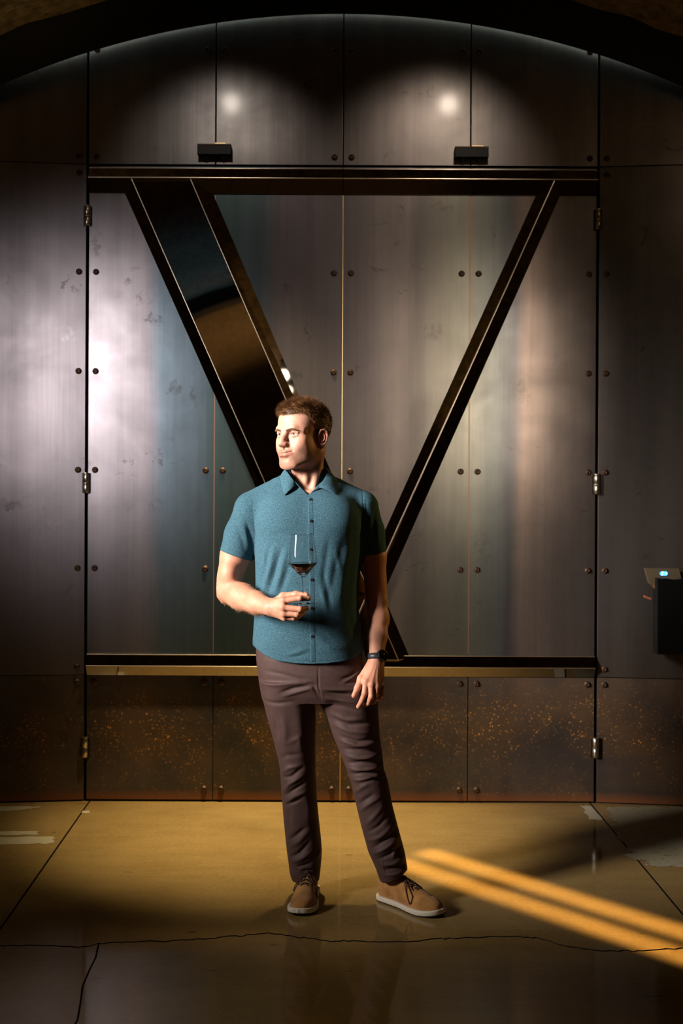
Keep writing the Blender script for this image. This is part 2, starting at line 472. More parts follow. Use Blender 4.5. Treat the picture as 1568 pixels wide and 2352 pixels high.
# door leaves
def leaf(name, s):
    """s = -1 west leaf, 1 east leaf"""
    x0, x1 = (SEAM[0] + 0.005, -0.0015) if s < 0 else (0.0015, SEAM[4] - 0.005)
    b = bmesh.new(); box(b, (x0, WALL + 0.006, 0.006), (x1, WALL + 0.045, Z_TOP - 0.006))
    d = obj(name, b, M_BACK, kind='structure')
    cols = SEAM[:3] if s < 0 else SEAM[2:]
    for a, c in zip(cols, cols[1:]):
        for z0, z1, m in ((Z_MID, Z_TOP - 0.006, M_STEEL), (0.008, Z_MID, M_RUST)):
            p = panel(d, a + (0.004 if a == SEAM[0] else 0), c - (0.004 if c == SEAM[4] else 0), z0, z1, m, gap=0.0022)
            for x in (a + BX, c - BX):
                for z in (ROW_Z if z0 > 0.1 else LOW_Z):
                    if z < 0.1 and abs(x) > 1.1: continue
                    if not under_beam(x, z): bolt(p, x, z)
    return d


def line_at(p, q, z):
    return p.x + (q.x - p.x) * (z - p.z) / (q.z - p.z)


PR = 0.036
L_out0, L_out1 = P(288, 447, WALL), P(583, 1110, WALL)
L_1a, L_1b = P(305, 418, WALL - PR), P(608, 1108, WALL - PR)
L_2a, L_2b = P(440, 418, WALL - PR), P(655, 915, WALL - PR)
L_out2, L_out3 = P(490, 447, WALL), P(687.6, 913, WALL)
R_r0, R_r1 = P(1270, 422, WALL - PR), P(1054, 900, WALL - PR)
R_a0, R_a1 = P(1232, 445, WALL), P(1027, 900, WALL)
R_b0, R_b1 = P(1287, 447, WALL), P(1086, 900, WALL)


def under_beam(x, z):
    if not (0.6 < z < 2.95): return 2.89 < z < 3.03 or 0.60 < z < 0.70
    return line_at(L_out0, L_out1, z) - .02 < x < line_at(L_out2, L_out3, z) + .02 or line_at(R_a0, R_a1, z) - .02 < x < line_at(R_b0, R_b1, z) + .02


door_1 = leaf('door_1', -1)
door_2 = leaf('door_2', 1)


def clip_half(bm, s):
    """keep only the side of the meeting stile that belongs to leaf s, and cap the cut"""
    geom = bm.verts[:] + bm.edges[:] + bm.faces[:]
    r = bmesh.ops.bisect_plane(bm, geom=geom, plane_co=(0.0015 * s, 0, 0), plane_no=(-s, 0, 0), clear_outer=True)
    es = [e for e in r['geom_cut'] if isinstance(e, bmesh.types.BMEdge)]
    if es: bmesh.ops.holes_fill(bm, edges=es)
    return bm


def bar(stations):
    """stations: list of cross-sections (lists of points), bridged; ends capped"""
    b = bmesh.new()
    rings = [[b.verts.new(p) for p in s] for s in stations]
    n = len(rings[0])
    for A, B in zip(rings, rings[1:]):
        for i in range(n): b.faces.new((A[i], A[(i + 1) % n], B[(i + 1) % n], B[i]))
    b.faces.new(rings[0]); b.faces.new(rings[-1][::-1])
    bmesh.ops.recalc_face_normals(b, faces=b.faces)
    return b


def strip(p, q, w=0.0035, lift=0.0012):
    """thin bright ground edge along a ridge from p to q"""
    p, q = Vector(p), Vector(q)
    t_ = (q - p).normalized(); n_ = t_.cross(Vector((0, 1, 0))).normalized() * w / 2
    out = []
    for e in (p, q):
        out.append([e + n_ * math.cos(k * PI / 6) + Vector((0, -lift - w * 0.35 * math.sin(k * PI / 6), 0)) for k in range(7)] + [e - n_ + Vector((0, 0.003, 0)), e + n_ + Vector((0, 0.003, 0))])
    return bar(out)


def add_split(name, make, m, leaves=(-1, 1), **props):
    for s in leaves:
        b = clip_half(make(), s)
        if len(b.faces): obj(name, b, m, door_1 if s < 0 else door_2, **props)
        else: b.free()


def rail(zt, zr, zb, x0, x1):
    def mk():
        sec = [(zt, WALL), (zt, WALL - 0.012), (zr, WALL - PR), (zb, WALL - 0.006), (zb, WALL)]
        return bar([[Vector((x, y, z)) for z, y in sec] for x in (x0, x1)])
    return mk


X0, X1 = SEAM[0] + 0.008, SEAM[4] - 0.008
add_split('top_rail', rail(3.024, 2.972, 2.905, X0, X1), M_POLISH)
add_split('rail_edge', lambda: strip((X0, WALL - PR, 2.972), (X1, WALL - PR, 2.972), 0.006), M_EDGE, label='bright ground ridge of the rail')
add_split('rail_edge', lambda: strip((X0, WALL - .012, 3.0235), (X1, WALL - .012, 3.0235), 0.004), M_EDGE, label='bright ground ridge of the rail')
add_split('bottom_rail', rail(0.704, 0.652, 0.604, X0, X1), M_POLISH)
add_split('rail_edge', lambda: strip((X0, WALL - PR, 0.652), (X1, WALL - PR, 0.652), 0.0045), M_EDGE, label='bright ground ridge of the rail')
add_split('rail_edge', lambda: strip((X0, WALL - .012, 0.7035), (X1, WALL - .012, 0.7035), 0.004), M_EDGE, label='bright ground ridge of the rail')
ZA, ZB = 2.935, 0.69


def stroke_section(z):
    return [Vector((line_at(L_out0, L_out1, z), WALL, z)), Vector((line_at(L_1a, L_1b, z), WALL - PR, z)),
            Vector((line_at(L_2a, L_2b, z), WALL - PR, z)), Vector((line_at(L_out2, L_out3, z), WALL, z))]


add_split('wide_diagonal_beam', lambda: bar([stroke_section(ZA + .015), stroke_section(ZB)]), M_POLISH)
add_split('beam_edge', lambda: strip((line_at(L_1a, L_1b, 2.965), WALL - PR, 2.965), (line_at(L_1a, L_1b, ZB), WALL - PR, ZB), 0.005), M_EDGE, label='bright ground ridge of the beam')
add_split('beam_edge', lambda: strip((line_at(L_2a, L_2b, 2.965), WALL - PR, 2.965), (line_at(L_2a, L_2b, ZB), WALL - PR, ZB), 0.005), M_EDGE, label='bright ground ridge of the beam')


def thin_section(z):
    return [Vector((line_at(R_a0, R_a1, z), WALL, z)), Vector((line_at(R_r0, R_r1, z), WALL - PR, z)), Vector((line_at(R_b0, R_b1, z), WALL, z))]


add_split('narrow_diagonal_beam', lambda: bar([thin_section(ZA + .015), thin_section(ZB)]), M_POLISH, (1,))
add_split('beam_edge', lambda: strip((line_at(R_r0, R_r1, 2.965), WALL - PR, 2.965), (line_at(R_r0, R_r1, ZB), WALL - PR, ZB), 0.008), M_EDGE, (1,), label='bright ground ridge of the beam')
bm = bmesh.new(); tube(bm, [(0.0002, WALL, 0.712), (0.0002, WALL, 2.90)], 0.0034, 10); obj('meeting_strip', bm, M_BRASS, door_1, label='brass strip along the meeting edge')
bm = bmesh.new(); tube(bm, [(0.0002, WALL, 0.01), (0.0002, WALL, 0.60)], 0.0034, 10); obj('meeting_strip', bm, M_BRASS, door_1, label='brass strip along the meeting edge')
t = NT('lit_seam_edge'); M_COPPER = t.out(Base_Color=(0.42, 0.24, 0.16), Roughness=0.45, Metallic=0.8)  # copper colour paints the lit edge along each panel seam
for s, d in ((-0.609, door_1), (0.609, door_2)):
    bm = bmesh.new(); box(bm, (s - 0.0022, WALL - 0.0005, 0.71), (s + 0.0022, WALL + 0.004, 2.90)); obj('seam_strip', bm, M_COPPER, d, label='copper brown strip standing in for the lit panel edge')


def hinge(parent, x, z):
    h = empty('hinge', (x, WALL - 0.010, z), parent)
    for dz, hh in ((0.003, 0.043), (-0.046, 0.043)):
        b = bmesh.new(); lathe(b, [(0, 0), (0.0135, 0), (0.0155, 0.002), (0.0155, hh - 0.002), (0.0135, hh), (0, hh)], 18)
        o = obj('knuckle', b, M_HINGE, h, True); o.location = (0, 0, dz)
    b = bmesh.new(); lathe(b, [(0, 0), (0.0172, 0), (0.0172, 0.004), (0, 0.004)], 18)
    o = obj('collar_ring', b, M_HINGE, h, False); o.location = (0, 0, -0.0015)
    b = bmesh.new(); lathe(b, [(0, 0), (0.0168, 0), (0.0168, 0.004), (0, 0.006)], 18)
    o = obj('hinge_cap', b, M_HINGE, h, False); o.location = (0, 0, 0.046)
    b = bmesh.new(); box(b, (-0.020, 0.006, -0.046), (0.020, 0.0125, 0.046)); obj('hinge_plate', b, M_BLACK, h)
    return h


for py in (498, 1110, 1716):
    hinge(door_1, SEAM[0], P(198, py, WALL).z)
for py in (506, 1113, 1717):
    hinge(door_2, SEAM[4], P(1370, py, WALL).z)

# side bays: one column canted a few degrees towards the room, the next one parallel again
for s, nm in ((-1, 'wall_left'), (1, 'wall_right')):
    cant = math.radians(6.5)
    piv = empty(nm, (s * (1.218 + 0.004), WALL, 0), kind='structure')
    w1 = 0.61
    if s > 0: cols = [(0.0, w1)]
    else: cols = [(-w1, 0.0)]
    rot = -cant * s
    for a, c in cols:
        for z0, z1, m in ((0.006, Z_MID, M_RUST), (Z_MID, Z_TOP, M_STEEL), (Z_TOP, 4.05, M_TRANSOM)):
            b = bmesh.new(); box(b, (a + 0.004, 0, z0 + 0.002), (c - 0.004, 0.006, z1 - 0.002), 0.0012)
            R = Matrix.Translation((piv.location.x, WALL, 0)) @ Matrix.Rotation(rot, 4, 'Z')
            for v in b.verts: v.co = R @ v.co
            p = keep(obj('panel', b, m), piv)
            xs = (BX - 0.004) * s
            zs = [Z_MID + 0.04] + ROW_Z if z0 == Z_MID else ([LOW_Z[0]] if z0 < 0.1 else [Z_TOP + 0.04, 3.592])
            if z0 == Z_MID: zs.append(Z_TOP - 0.04)
            for z in zs:
                for xx in (xs, s * w1 - xs):
                    q = R @ Vector((xx, 0, z))
                    o = bpy.data.objects.new('bolt', bolt_me); link(o, p); o.location = q; o.rotation_euler = (0, 0, rot)
        endx = R @ Vector((s * w1, 0, 0))
        for k in range(3):
            for z0, z1, m in ((0.006, Z_MID, M_RUST), (Z_MID, Z_TOP, M_STEEL), (Z_TOP, 4.05, M_TRANSOM)):
                xa, xb = sorted((endx.x + s * k * 0.61, endx.x + s * (k + 1) * 0.61))
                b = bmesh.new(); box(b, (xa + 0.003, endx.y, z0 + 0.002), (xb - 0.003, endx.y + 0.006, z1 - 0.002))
                keep(obj('panel', b, m), piv)
        b = bmesh.new(); box(b, (-w1 - 0.002 if s < 0 else 0.002, 0.010, 0), (-0.002 if s < 0 else w1 + 0.002, 0.03, 4.05))
        for v in b.verts: v.co = R @ v.co
        keep(obj('backing_board', b, M_BACK), piv)
        b = bmesh.new(); xa, xb = sorted((endx.x, endx.x + s * 1.83)); box(b, (xa, endx.y + 0.010, 0), (xb, endx.y + 0.03, 4.05))
        keep(obj('backing_board', b, M_BACK), piv)

# arch ring in front of the wall, cove strip behind it, vault and far end of the cave
AY, AR, AZ = 5.25, 3.92, -0.215


def arc_band(r0, r1, y0, y1, seg=96, a0=0.05, a1=0.95, cz=AZ):
    b = bmesh.new(); rings = []
    for i in range(seg + 1):
        a = PI * (a0 + (a1 - a0) * i / seg); c, s = math.cos(a), math.sin(a)
        rings.append([b.verts.new((r * c, y, cz + r * s)) for r, y in ((r0, y0), (r1, y0), (r1, y1), (r0, y1))])
    for A, B in zip(rings, rings[1:]):
        for k in range(4): b.faces.new((A[k], A[(k + 1) % 4], B[(k + 1) % 4], B[k]))
    b.faces.new(rings[0]); b.faces.new(rings[-1][::-1])
    bmesh.ops.recalc_face_normals(b, faces=b.faces)
    return b


obj('trim_1', arc_band(AR, AR + 0.215, AY, AY + 0.012, 120, 0.22, 0.78), M_FASCIA, kind='structure', label='black steel arch ring framing the wall')
t = NT('cove_led'); M_LED = t.out(Base_Color=(0, 0, 0), Emission_Color=(0.80, 0.95, 0.85), Emission_Strength=1.0)
obj('trim_2', arc_band(AR + 0.078, AR + 0.088, AY + 0.105, AY + 0.120, 60, 0.3, 0.7), M_LED, kind='structure')

bm = bmesh.new()
na, nl = 90, 90
VR = AR + 0.205
grid = [[bm.verts.new((0, 0, 0)) for j in range(nl + 1)] for i in range(na + 1)]
for i in range(na + 1):
    a = PI * (-0.02 + 1.04 * i / na)
    for j in range(nl + 1):
        y = AY - (AY + 9.2) * j / nl
        r = VR + 0.03 * math.sin(7 * a + 3 * y) * math.sin(2.3 * y) * min(1, j / 4) + rng.normal(0, 0.006)
        grid[i][j].co = (r * math.cos(a), y, AZ + r * math.sin(a))
for i in range(na):
    for j in range(nl): bm.faces.new((grid[i][j], grid[i + 1][j], grid[i + 1][j + 1], grid[i][j + 1]))
ceiling = obj('ceiling', bm, M_VAULT, None, True, kind='structure')
bm = bmesh.new(); box(bm, (-4.4, -9.3, -0.03), (4.4, -9.15, 4.2)); obj('wall_front', bm, M_VAULT, kind='structure')
obj('trim_3', arc_band(VR - 0.16, VR + 0.02, -1.75, -1.4, 60, 0.0, 1.0), M_FASCIA, kind='structure')
t = NT('lamp_globe'); M_GLOBE = t.out(Base_Color=(0.9, 0.9, 0.9), Emission_Color=(1, 0.85, 0.62), Emission_Strength=9.0)
for la, ly, r_, nm in ((1.099, 3.57, 0.045, 'larger upper'), (1.065, 3.49, 0.034, 'smaller lower')):
    lamp = empty('wall_lamp', (VR * math.cos(la), ly, AZ + VR * math.sin(la)), label=nm + ' globe lamp high on the right of the vault, mirrored in the wide beam', category='lamp', group='globe lamps on the cave vault')
    inw = Vector((-math.cos(la), 0, -math.sin(la)))
    bm = bmesh.new(); bmesh.ops.create_uvsphere(bm, u_segments=16, v_segments=10, radius=r_); o = obj('globe', bm, M_GLOBE, lamp, True); o.location = inw * 0.15
    bm = bmesh.new(); lathe(bm, [(0, -0.05), (0.05, -0.05), (0.05, 0.05), (0.02, 0.06), (0.02, 0.115), (0, 0.115)], 16, Vector((0, 0, 1)).rotation_difference(inw).to_matrix().to_4x4()); obj('lamp_base', bm, M_BLACK, lamp)


# small black boxes over the panel seams
def bracket(px, py, label):
    c = P(px, py, WALL)
    r = empty('steel_bracket', (c.x, WALL, c.z), label=label, category='bracket', group='black brackets above the doors')
    b = bmesh.new(); box(b, (-0.080, -0.045, -0.027), (0.080, -0.0005, 0.024), 0.002); obj('housing', b, M_BLACK, r)
    b = bmesh.new(); box(b, (-0.074, -0.048, 0.018), (0.076, -0.0445, 0.022)); obj('front_lip', b, M_BOLT, r)
    b = bmesh.new(); box(b, (0.002, -0.040, 0.0245), (0.055, -0.006, 0.030), 0.001); obj('cover_plate', b, M_BRASS, r)
    for x in (-0.041, 0.040):
        b = bmesh.new(); lathe(b, [(0, 0), (0.006, 0), (0.0085, 0.003), (0.0085, 0.012), (0, 0.012)], 14); o = obj('fixing_bolt', b, M_BOLT, r, True); o.location = (x, -0.022, -0.0392)


bracket(494, 348, 'black box bracket on the seam above the left door leaf')
bracket(1081, 354, 'black box bracket on the seam above the right door leaf')

# access reader in the dark on the right-hand bay
rc = P(1522, 1345, 5.30)
reader = empty('access_reader', rc, label='dim access reader with glowing blue light on the dark right-hand wall', category='access reader')


def rp(px, py): q = P(px, py, 5.30) - rc; return (q.x, q.z)


M_TAN = plain('tan_plate', (0.10, 0.075, 0.04), 0.6)
M_ORANGE = plain('orange_tab', (0.35, 0.12, 0.05), 0.5)
bm = prism(bmesh.new(), [rp(1481, 1305), rp(1557, 1305), rp(1563, 1327), rp(1560, 1352), rp(1503, 1352), rp(1500, 1348), rp(1491, 1340)], -0.006, 0.03); obj('faceplate', bm, M_TAN, reader)
bm = prism(bmesh.new(), [rp(1503, 1327), rp(1524, 1327), rp(1544, 1331), rp(1575, 1327), rp(1575, 1500), rp(1503, 1500)], -0.05, 0.03); obj('hood', bm, M_BLACK, reader)
bm = prism(bmesh.new(), [rp(1480, 1368), rp(1495, 1373), rp(1493, 1378), rp(1480, 1373)], -0.01, 0.02); obj('tab', bm, M_ORANGE, reader)
bm = prism(bmesh.new(), [rp(1497, 1343), rp(1502, 1345), rp(1502, 1351), rp(1498, 1346)], -0.012, -0.004); obj('tab', bm, M_ORANGE, reader)
t = NT('blue_lamp'); M_BLUE = t.out(Base_Color=(0, 0, 0), Emission_Color=(0.05, 0.32, 1.0), Emission_Strength=3.2)
t = NT('white_lamp'); M_WLED = t.out(Base_Color=(0, 0, 0), Emission_Color=(0.6, 0.82, 1.0), Emission_Strength=2.0)
pill = [rp(1523 + 4 * (1 if math.cos(a) > 0 else -1) + 5 * math.cos(a), 1317 + 5 * math.sin(a)) for a in np.linspace(0, 2 * PI, 24, endpoint=False)]
bm = prism(bmesh.new(), pill, -0.009, -0.005); obj('indicator_light', bm, M_BLUE, reader)
for qx, qy in ((1520, 1314.5), (1518.5, 1319.5), (1527.5, 1316.5)):
    bm = prism(bmesh.new(), [rp(qx + 2.2 * math.cos(a), qy + 2.2 * math.sin(a)) for a in np.linspace(0, 2 * PI, 10, endpoint=False)], -0.0105, -0.008); obj('indicator_dot', bm, M_WLED, reader)

# =================================================================== the man
# signed-distance sculpting on a voxel grid, meshed by surface nets
def smin(a, b, k):
    if k <= 0: return np.minimum(a, b)
    h = np.maximum(k - np.abs(a - b), 0) / k
    return np.minimum(a, b) - h * h * k * 0.25


def smax(a, b, k): return -smin(-a, -b, k)


class Frame:
    """local axes for a sculpted piece: p = o + s * (ex x + ey y + ez z)"""
    def __init__(s, o, ex, ey, ez, sc=1.0):
        s.o = np.array(o, float); s.M = np.array([list(ex), list(ey), list(ez)], float); s.s = sc

    def local(s, X, Y, Z):
        x, y, z = X - s.o[0], Y - s.o[1], Z - s.o[2]
        return [(r[0] * x + r[1] * y + r[2] * z) / s.s for r in s.M.astype(np.float32)]

    def world(s, p):
        p = np.array(p, float)
        return s.o + s.s * (p @ s.M)


class Field:
    def __init__(s, lo, hi, h):
        s.h = h; s.lo = np.array(lo, float)
        n = np.ceil((np.array(hi) - s.lo) / h).astype(int) + 1
        s.ax = [(s.lo[i] + h * np.arange(n[i])).astype(np.float32) for i in range(3)]
        s.d = np.full(tuple(n), 0.5, np.float32)

    def sl(s, lo, hi):
        out = []
        for i in range(3):
            a = int(max(0, math.floor((lo[i] - s.lo[i]) / s.h))); b = int(min(len(s.ax[i]), math.ceil((hi[i] - s.lo[i]) / s.h) + 1))
            out.append(slice(a, max(a, b)))
        return tuple(out)

    def op(s, fn, lo, hi, k=0.0, mode='u', fr=None):
        q = s.sl(lo, hi)
        g = s.d[q]
        if g.size == 0: return
        X = s.ax[0][q[0]][:, None, None]; Y = s.ax[1][q[1]][None, :, None]; Z = s.ax[2][q[2]][None, None, :]
        if fr is not None:
            X, Y, Z = fr.local(X, Y, Z); d = fn(X, Y, Z) * fr.s
        else: d = fn(X, Y, Z)
        d = d.astype(np.float32)
        s.d[q] = smin(g, d, k) if mode == 'u' else smax(g, -d, k) if mode == 's' else smax(g, d, k)

    def cap(s, a, b, ra, rb=None, k=0.01, mode='u', fr=None, flat=None):
        """tapered capsule; flat = (axis, factor) makes it oval"""
        rb = ra if rb is None else rb
        a = np.array(a, float); b = np.array(b, float); ab = b - a; L2 = max(ab @ ab, 1e-12)
        f = np.ones(3)
        def fn(X, Y, Z):
            x, y, z = X - a[0], Y - a[1], Z - a[2]
            t = np.clip((x * ab[0] + y * ab[1] + z * ab[2]) / L2, 0, 1)
            qx, qy, qz = x - t * ab[0], y - t * ab[1], z - t * ab[2]
            if flat is not None:
                n, fac = np.array(flat[0], float), flat[1]
                m = qx * n[0] + qy * n[1] + qz * n[2]; e = m * (1 / fac - 1)
                qx, qy, qz = qx + n[0] * e, qy + n[1] * e, qz + n[2] * e
            return np.sqrt(qx * qx + qy * qy + qz * qz) - (ra + (rb - ra) * t)
        A, B = (fr.world(a), fr.world(b)) if fr else (a, b)
        m = (max(ra, rb) * (fr.s if fr else 1)) * (max(1, flat[1]) if flat is not None else 1) + k + 3 * s.h
        s.op(fn, np.minimum(A, B) - m, np.maximum(A, B) + m, k, mode, fr)

    def chain(s, pts, rs, k=0.006, mode='u', fr=None, flat=None):
        for i in range(len(pts) - 1): s.cap(pts[i], pts[i + 1], rs[i], rs[i + 1], k, mode, fr, flat)

    def ell(s, c, r, k=0.01, mode='u', fr=None, rot=None):
        c = np.array(c, float); r = np.array(r, float)
        R = None if rot is None else np.array(rot, float)
        def fn(X, Y, Z):
            x, y, z = X - c[0], Y - c[1], Z - c[2]
            if R is not None: x, y, z = [q[0] * x + q[1] * y + q[2] * z for q in R]
            k0 = np.sqrt((x / r[0]) ** 2 + (y / r[1]) ** 2 + (z / r[2]) ** 2)
            k1 = np.sqrt((x / r[0] ** 2) ** 2 + (y / r[1] ** 2) ** 2 + (z / r[2] ** 2) ** 2)
            return k0 * (k0 - 1) / np.maximum(k1, 1e-6)
        C = fr.world(c) if fr else c
        m = r.max() * (fr.s if fr else 1) + k + 3 * s.h
        s.op(fn, C - m, C + m, k, mode, fr)

    def loft(s, rows, k=0.0, power=2.0, zpad=0.0):
        """rows of (py, xl, xr, Y centre, half depth): the outline at that height, in pixels"""
        R = []
        for py, xl, xr, Yc, b in rows:
            A, B = P(xl, py, Yc), P(xr, py, Yc)
            R.append(((A.z + B.z) / 2, (A.x + B.x) / 2, (B.x - A.x) / 2, Yc, b))
        R = np.array(sorted(R))
        z0, z1 = R[0, 0], R[-1, 0]
        am, bm_ = R[:, 2].max(), R[:, 4].max()
        lo = [(R[:, 1] - R[:, 2]).min() - .03, (R[:, 3] - R[:, 4]).min() - .03, z0 - .02]
        hi = [(R[:, 1] + R[:, 2]).max() + .03, (R[:, 3] + R[:, 4]).max() + .03, z1 + .02]
        def fn(X, Y, Z):
            z = Z.ravel()
            zz = np.linspace(z0, z1, 400); ip = []
            for j in (1, 2, 3, 4):
                v = np.interp(zz, R[:, 0], R[:, j]); w_ = 17
                v = np.convolve(np.pad(v, w_ // 2, mode='edge'), np.hanning(w_ + 2)[1:-1] / np.hanning(w_ + 2)[1:-1].sum(), 'valid')
                ip.append(np.interp(z, zz, v).astype(np.float32)[None, None, :])
            cx, a, cy, b = ip
            u, v = np.abs((X - cx) / a), np.abs((Y - cy) / b)
            kk = (u ** power + v ** power) ** (1 / power)
            d = (kk - 1) * np.minimum(a, b)
            return np.maximum(d, np.maximum(Z - z1, z0 - Z))
        s.op(fn, lo, hi, k)

    def mesh(s, relax=1):
        d = s.d; S = d < 0
        c = [S[i:S.shape[0] - 1 + i, j:S.shape[1] - 1 + j, l:S.shape[2] - 1 + l] for i in (0, 1) for j in (0, 1) for l in (0, 1)]
        allv = c[0].copy(); anyv = c[0].copy()
        for q in c[1:]: allv &= q; anyv |= q
        act = anyv & ~allv
        idx = np.argwhere(act); ids = np.full(act.shape, -1, np.int32); ids[act] = np.arange(len(idx))
        i, j, l = idx.T
        val = {(a, b, e): d[i + a, j + b, l + e] for a in (0, 1) for b in (0, 1) for e in (0, 1)}
        acc = np.zeros((len(idx), 3)); cnt = np.zeros(len(idx))
        for A in val:
            for ax in range(3):
                if A[ax]: continue
                B = list(A); B[ax] = 1; va, vb = val[A], val[tuple(B)]
                cr = (va < 0) != (vb < 0)
                t = np.where(cr, va / np.where(cr, va - vb, 1), 0)
                p = np.tile(np.array(A, float), (len(idx), 1)); p[:, ax] += t
                acc += p * cr[:, None]; cnt += cr
        V = s.lo + s.h * (idx + acc / cnt[:, None])
        Q = []
        core = S[1:-1, 1:-1, 1:-1]
        for ax in range(3):
            sh = [slice(1, -1)] * 3; sh[ax] = slice(0, -1); sh2 = [slice(1, -1)] * 3; sh2[ax] = slice(1, None)
            a, b = S[tuple(sh)], S[tuple(sh2)]
            e = np.argwhere(a != b); ins = a[a != b]
            off = np.ones(3, int); off[ax] = 0; e = e + off
            o1, o2 = (ax + 1) % 3, (ax + 2) % 3
            def cell(d1, d2):
                q = e.copy(); q[:, o1] -= d1; q[:, o2] -= d2
                return ids[q[:, 0], q[:, 1], q[:, 2]]
            q = np.stack([cell(1, 1), cell(0, 1), cell(0, 0), cell(1, 0)], 1)
            q[~ins] = q[~ins][:, ::-1]; Q.append(q)
        Q = np.vstack(Q)
        for _ in range(relax): V = laplace(V, Q, 0.5)
        return V, Q


def laplace(V, Q, f):
    n = len(V); acc = np.zeros_like(V); cnt = np.zeros(n)
    for a, b in ((0, 1), (1, 2), (2, 3), (3, 0)):
        for p, q in ((a, b), (b, a)):
            for ax in range(3): acc[:, ax] += np.bincount(Q[:, p], V[Q[:, q], ax], n)
            cnt += np.bincount(Q[:, p], minlength=n)
    return V + f * (acc / np.maximum(cnt, 1)[:, None] - V)


def normals(V, Q):
    fn = np.cross(V[Q[:, 2]] - V[Q[:, 0]], V[Q[:, 3]] - V[Q[:, 1]]); N = np.zeros_like(V)
    for c in range(4):
        for ax in range(3): N[:, ax] += np.bincount(Q[:, c], fn[:, ax], len(V))
    return N / np.maximum(np.linalg.norm(N, axis=1), 1e-12)[:, None]


def np_mesh(name, V, Q, material, parent=None, attrs=None, smooth=True, **props):
    me = bpy.data.meshes.new(name); k = Q.shape[1]
    me.vertices.add(len(V)); me.vertices.foreach_set('co', V.astype(np.float32).ravel())
    me.loops.add(Q.size); me.loops.foreach_set('vertex_index', Q.astype(np.int32).ravel())
    me.polygons.add(len(Q)); me.polygons.foreach_set('loop_start', np.arange(0, Q.size, k, dtype=np.int32))
    me.polygons.foreach_set('loop_total', np.full(len(Q), k, np.int32))
    me.polygons.foreach_set('use_smooth', np.full(len(Q), smooth))
    me.update(calc_edges=True); me.validate()
    me.materials.append(material)
    for an, av in (attrs or {}).items():
        at = me.attributes.new(an, 'FLOAT_COLOR', 'POINT'); at.data.foreach_set('color', np.hstack([av, np.ones((len(av), 1))]).astype(np.float32).ravel())
    o = link(bpy.data.objects.new(name, me))
    if parent is not None: keep(o, parent)
    for a, b in props.items(): o[a] = b
    return o


def seg_dist(U, pts):
    """distance of 2-D or 3-D points U to a polyline, and the position 0..1 along it"""
    best = np.full(len(U), 1e9); par = np.zeros(len(U)); pts = np.array(pts, float)
    L = np.r_[0, np.cumsum(np.linalg.norm(np.diff(pts, axis=0), axis=1))]
    for i in range(len(pts) - 1):
        a, b = pts[i], pts[i + 1]; ab = b - a
        t = np.clip(((U - a) @ ab) / max(ab @ ab, 1e-12), 0, 1)
        dd = np.linalg.norm(U - a - t[:, None] * ab, axis=1); m = dd < best
        best[m] = dd[m]; par[m] = (L[i] + t[m] * (L[i + 1] - L[i])) / L[-1]
    return best, par


def folds(V, Q, strokes, side=-1, yref=4.0):
    """press cloth folds: (points in px, width px, depth mm; + ridge, - groove) on the side facing Y*side"""
    for pts, wd, amp in strokes:
        N = normals(V, Q)
        p2 = [(lambda r: (r.x, r.z))(P(*p, yref)) for p in pts]
        wm = wd * yref / FPX; amp = amp / 1000
        lo = np.min(p2, 0) - 3 * wm; hi = np.max(p2, 0) + 3 * wm
        sel = np.where((V[:, 0] > lo[0]) & (V[:, 0] < hi[0]) & (V[:, 2] > lo[1]) & (V[:, 2] < hi[1]) & (N[:, 1] * side > 0))[0]
        if not len(sel): continue
        d, t = seg_dist(V[sel][:, [0, 2]], p2)
        gq = np.exp(-(d / wm) ** 2) * np.clip(np.sin(PI * np.clip(t * 0.9 + 0.05, 0, 1)), 0, 1) ** 0.7 * np.clip(N[sel, 1] * side, 0, 1) ** 0.5
        V[sel] += N[sel] * (amp * gq)[:, None]
    return V


def hit(tree, px, py, off=0.0):
    o = Vector((0, 0, EYE)); d = (P(px, py, 4.0) - o).normalized()
    loc, nor, i, dist = tree.ray_cast(o, d)
    if loc is None: return P(px, py, 4.0)
    return loc + nor * off


def tree_of(V, Q): return BVHTree.FromPolygons([tuple(v) for v in V], [tuple(int(i) for i in q) for q in Q])


def A3(v): return np.array(list(v), float)


man = empty('person', (-0.06, 4.08, 0.0), category='person',
            label='man in teal shirt and dark trousers holding a wine glass, looking to his side')

# ------------------------------------------------------------------ skin: head, neck, arms and hands in one surface
YAW = math.radians(41)
HS = 1.035
hl = (math.cos(YAW), -math.sin(YAW), 0.0)             # towards his left ear
hf = (-math.sin(YAW), -math.cos(YAW), 0.0)            # where he faces
HO = A3(P(697, 997, 4.045))
H = Frame(HO, hl, hf, (0, 0, 1), HS)
B = Field((P(486, 1300, 3.9).x, 3.74, P(800, 1645, 3.98).z), (P(903, 1300, 4.05).x, 4.20, P(700, 906, 4.05).z), 0.0018)


def sy(fn):
    for q in (-1, 1): fn(q)


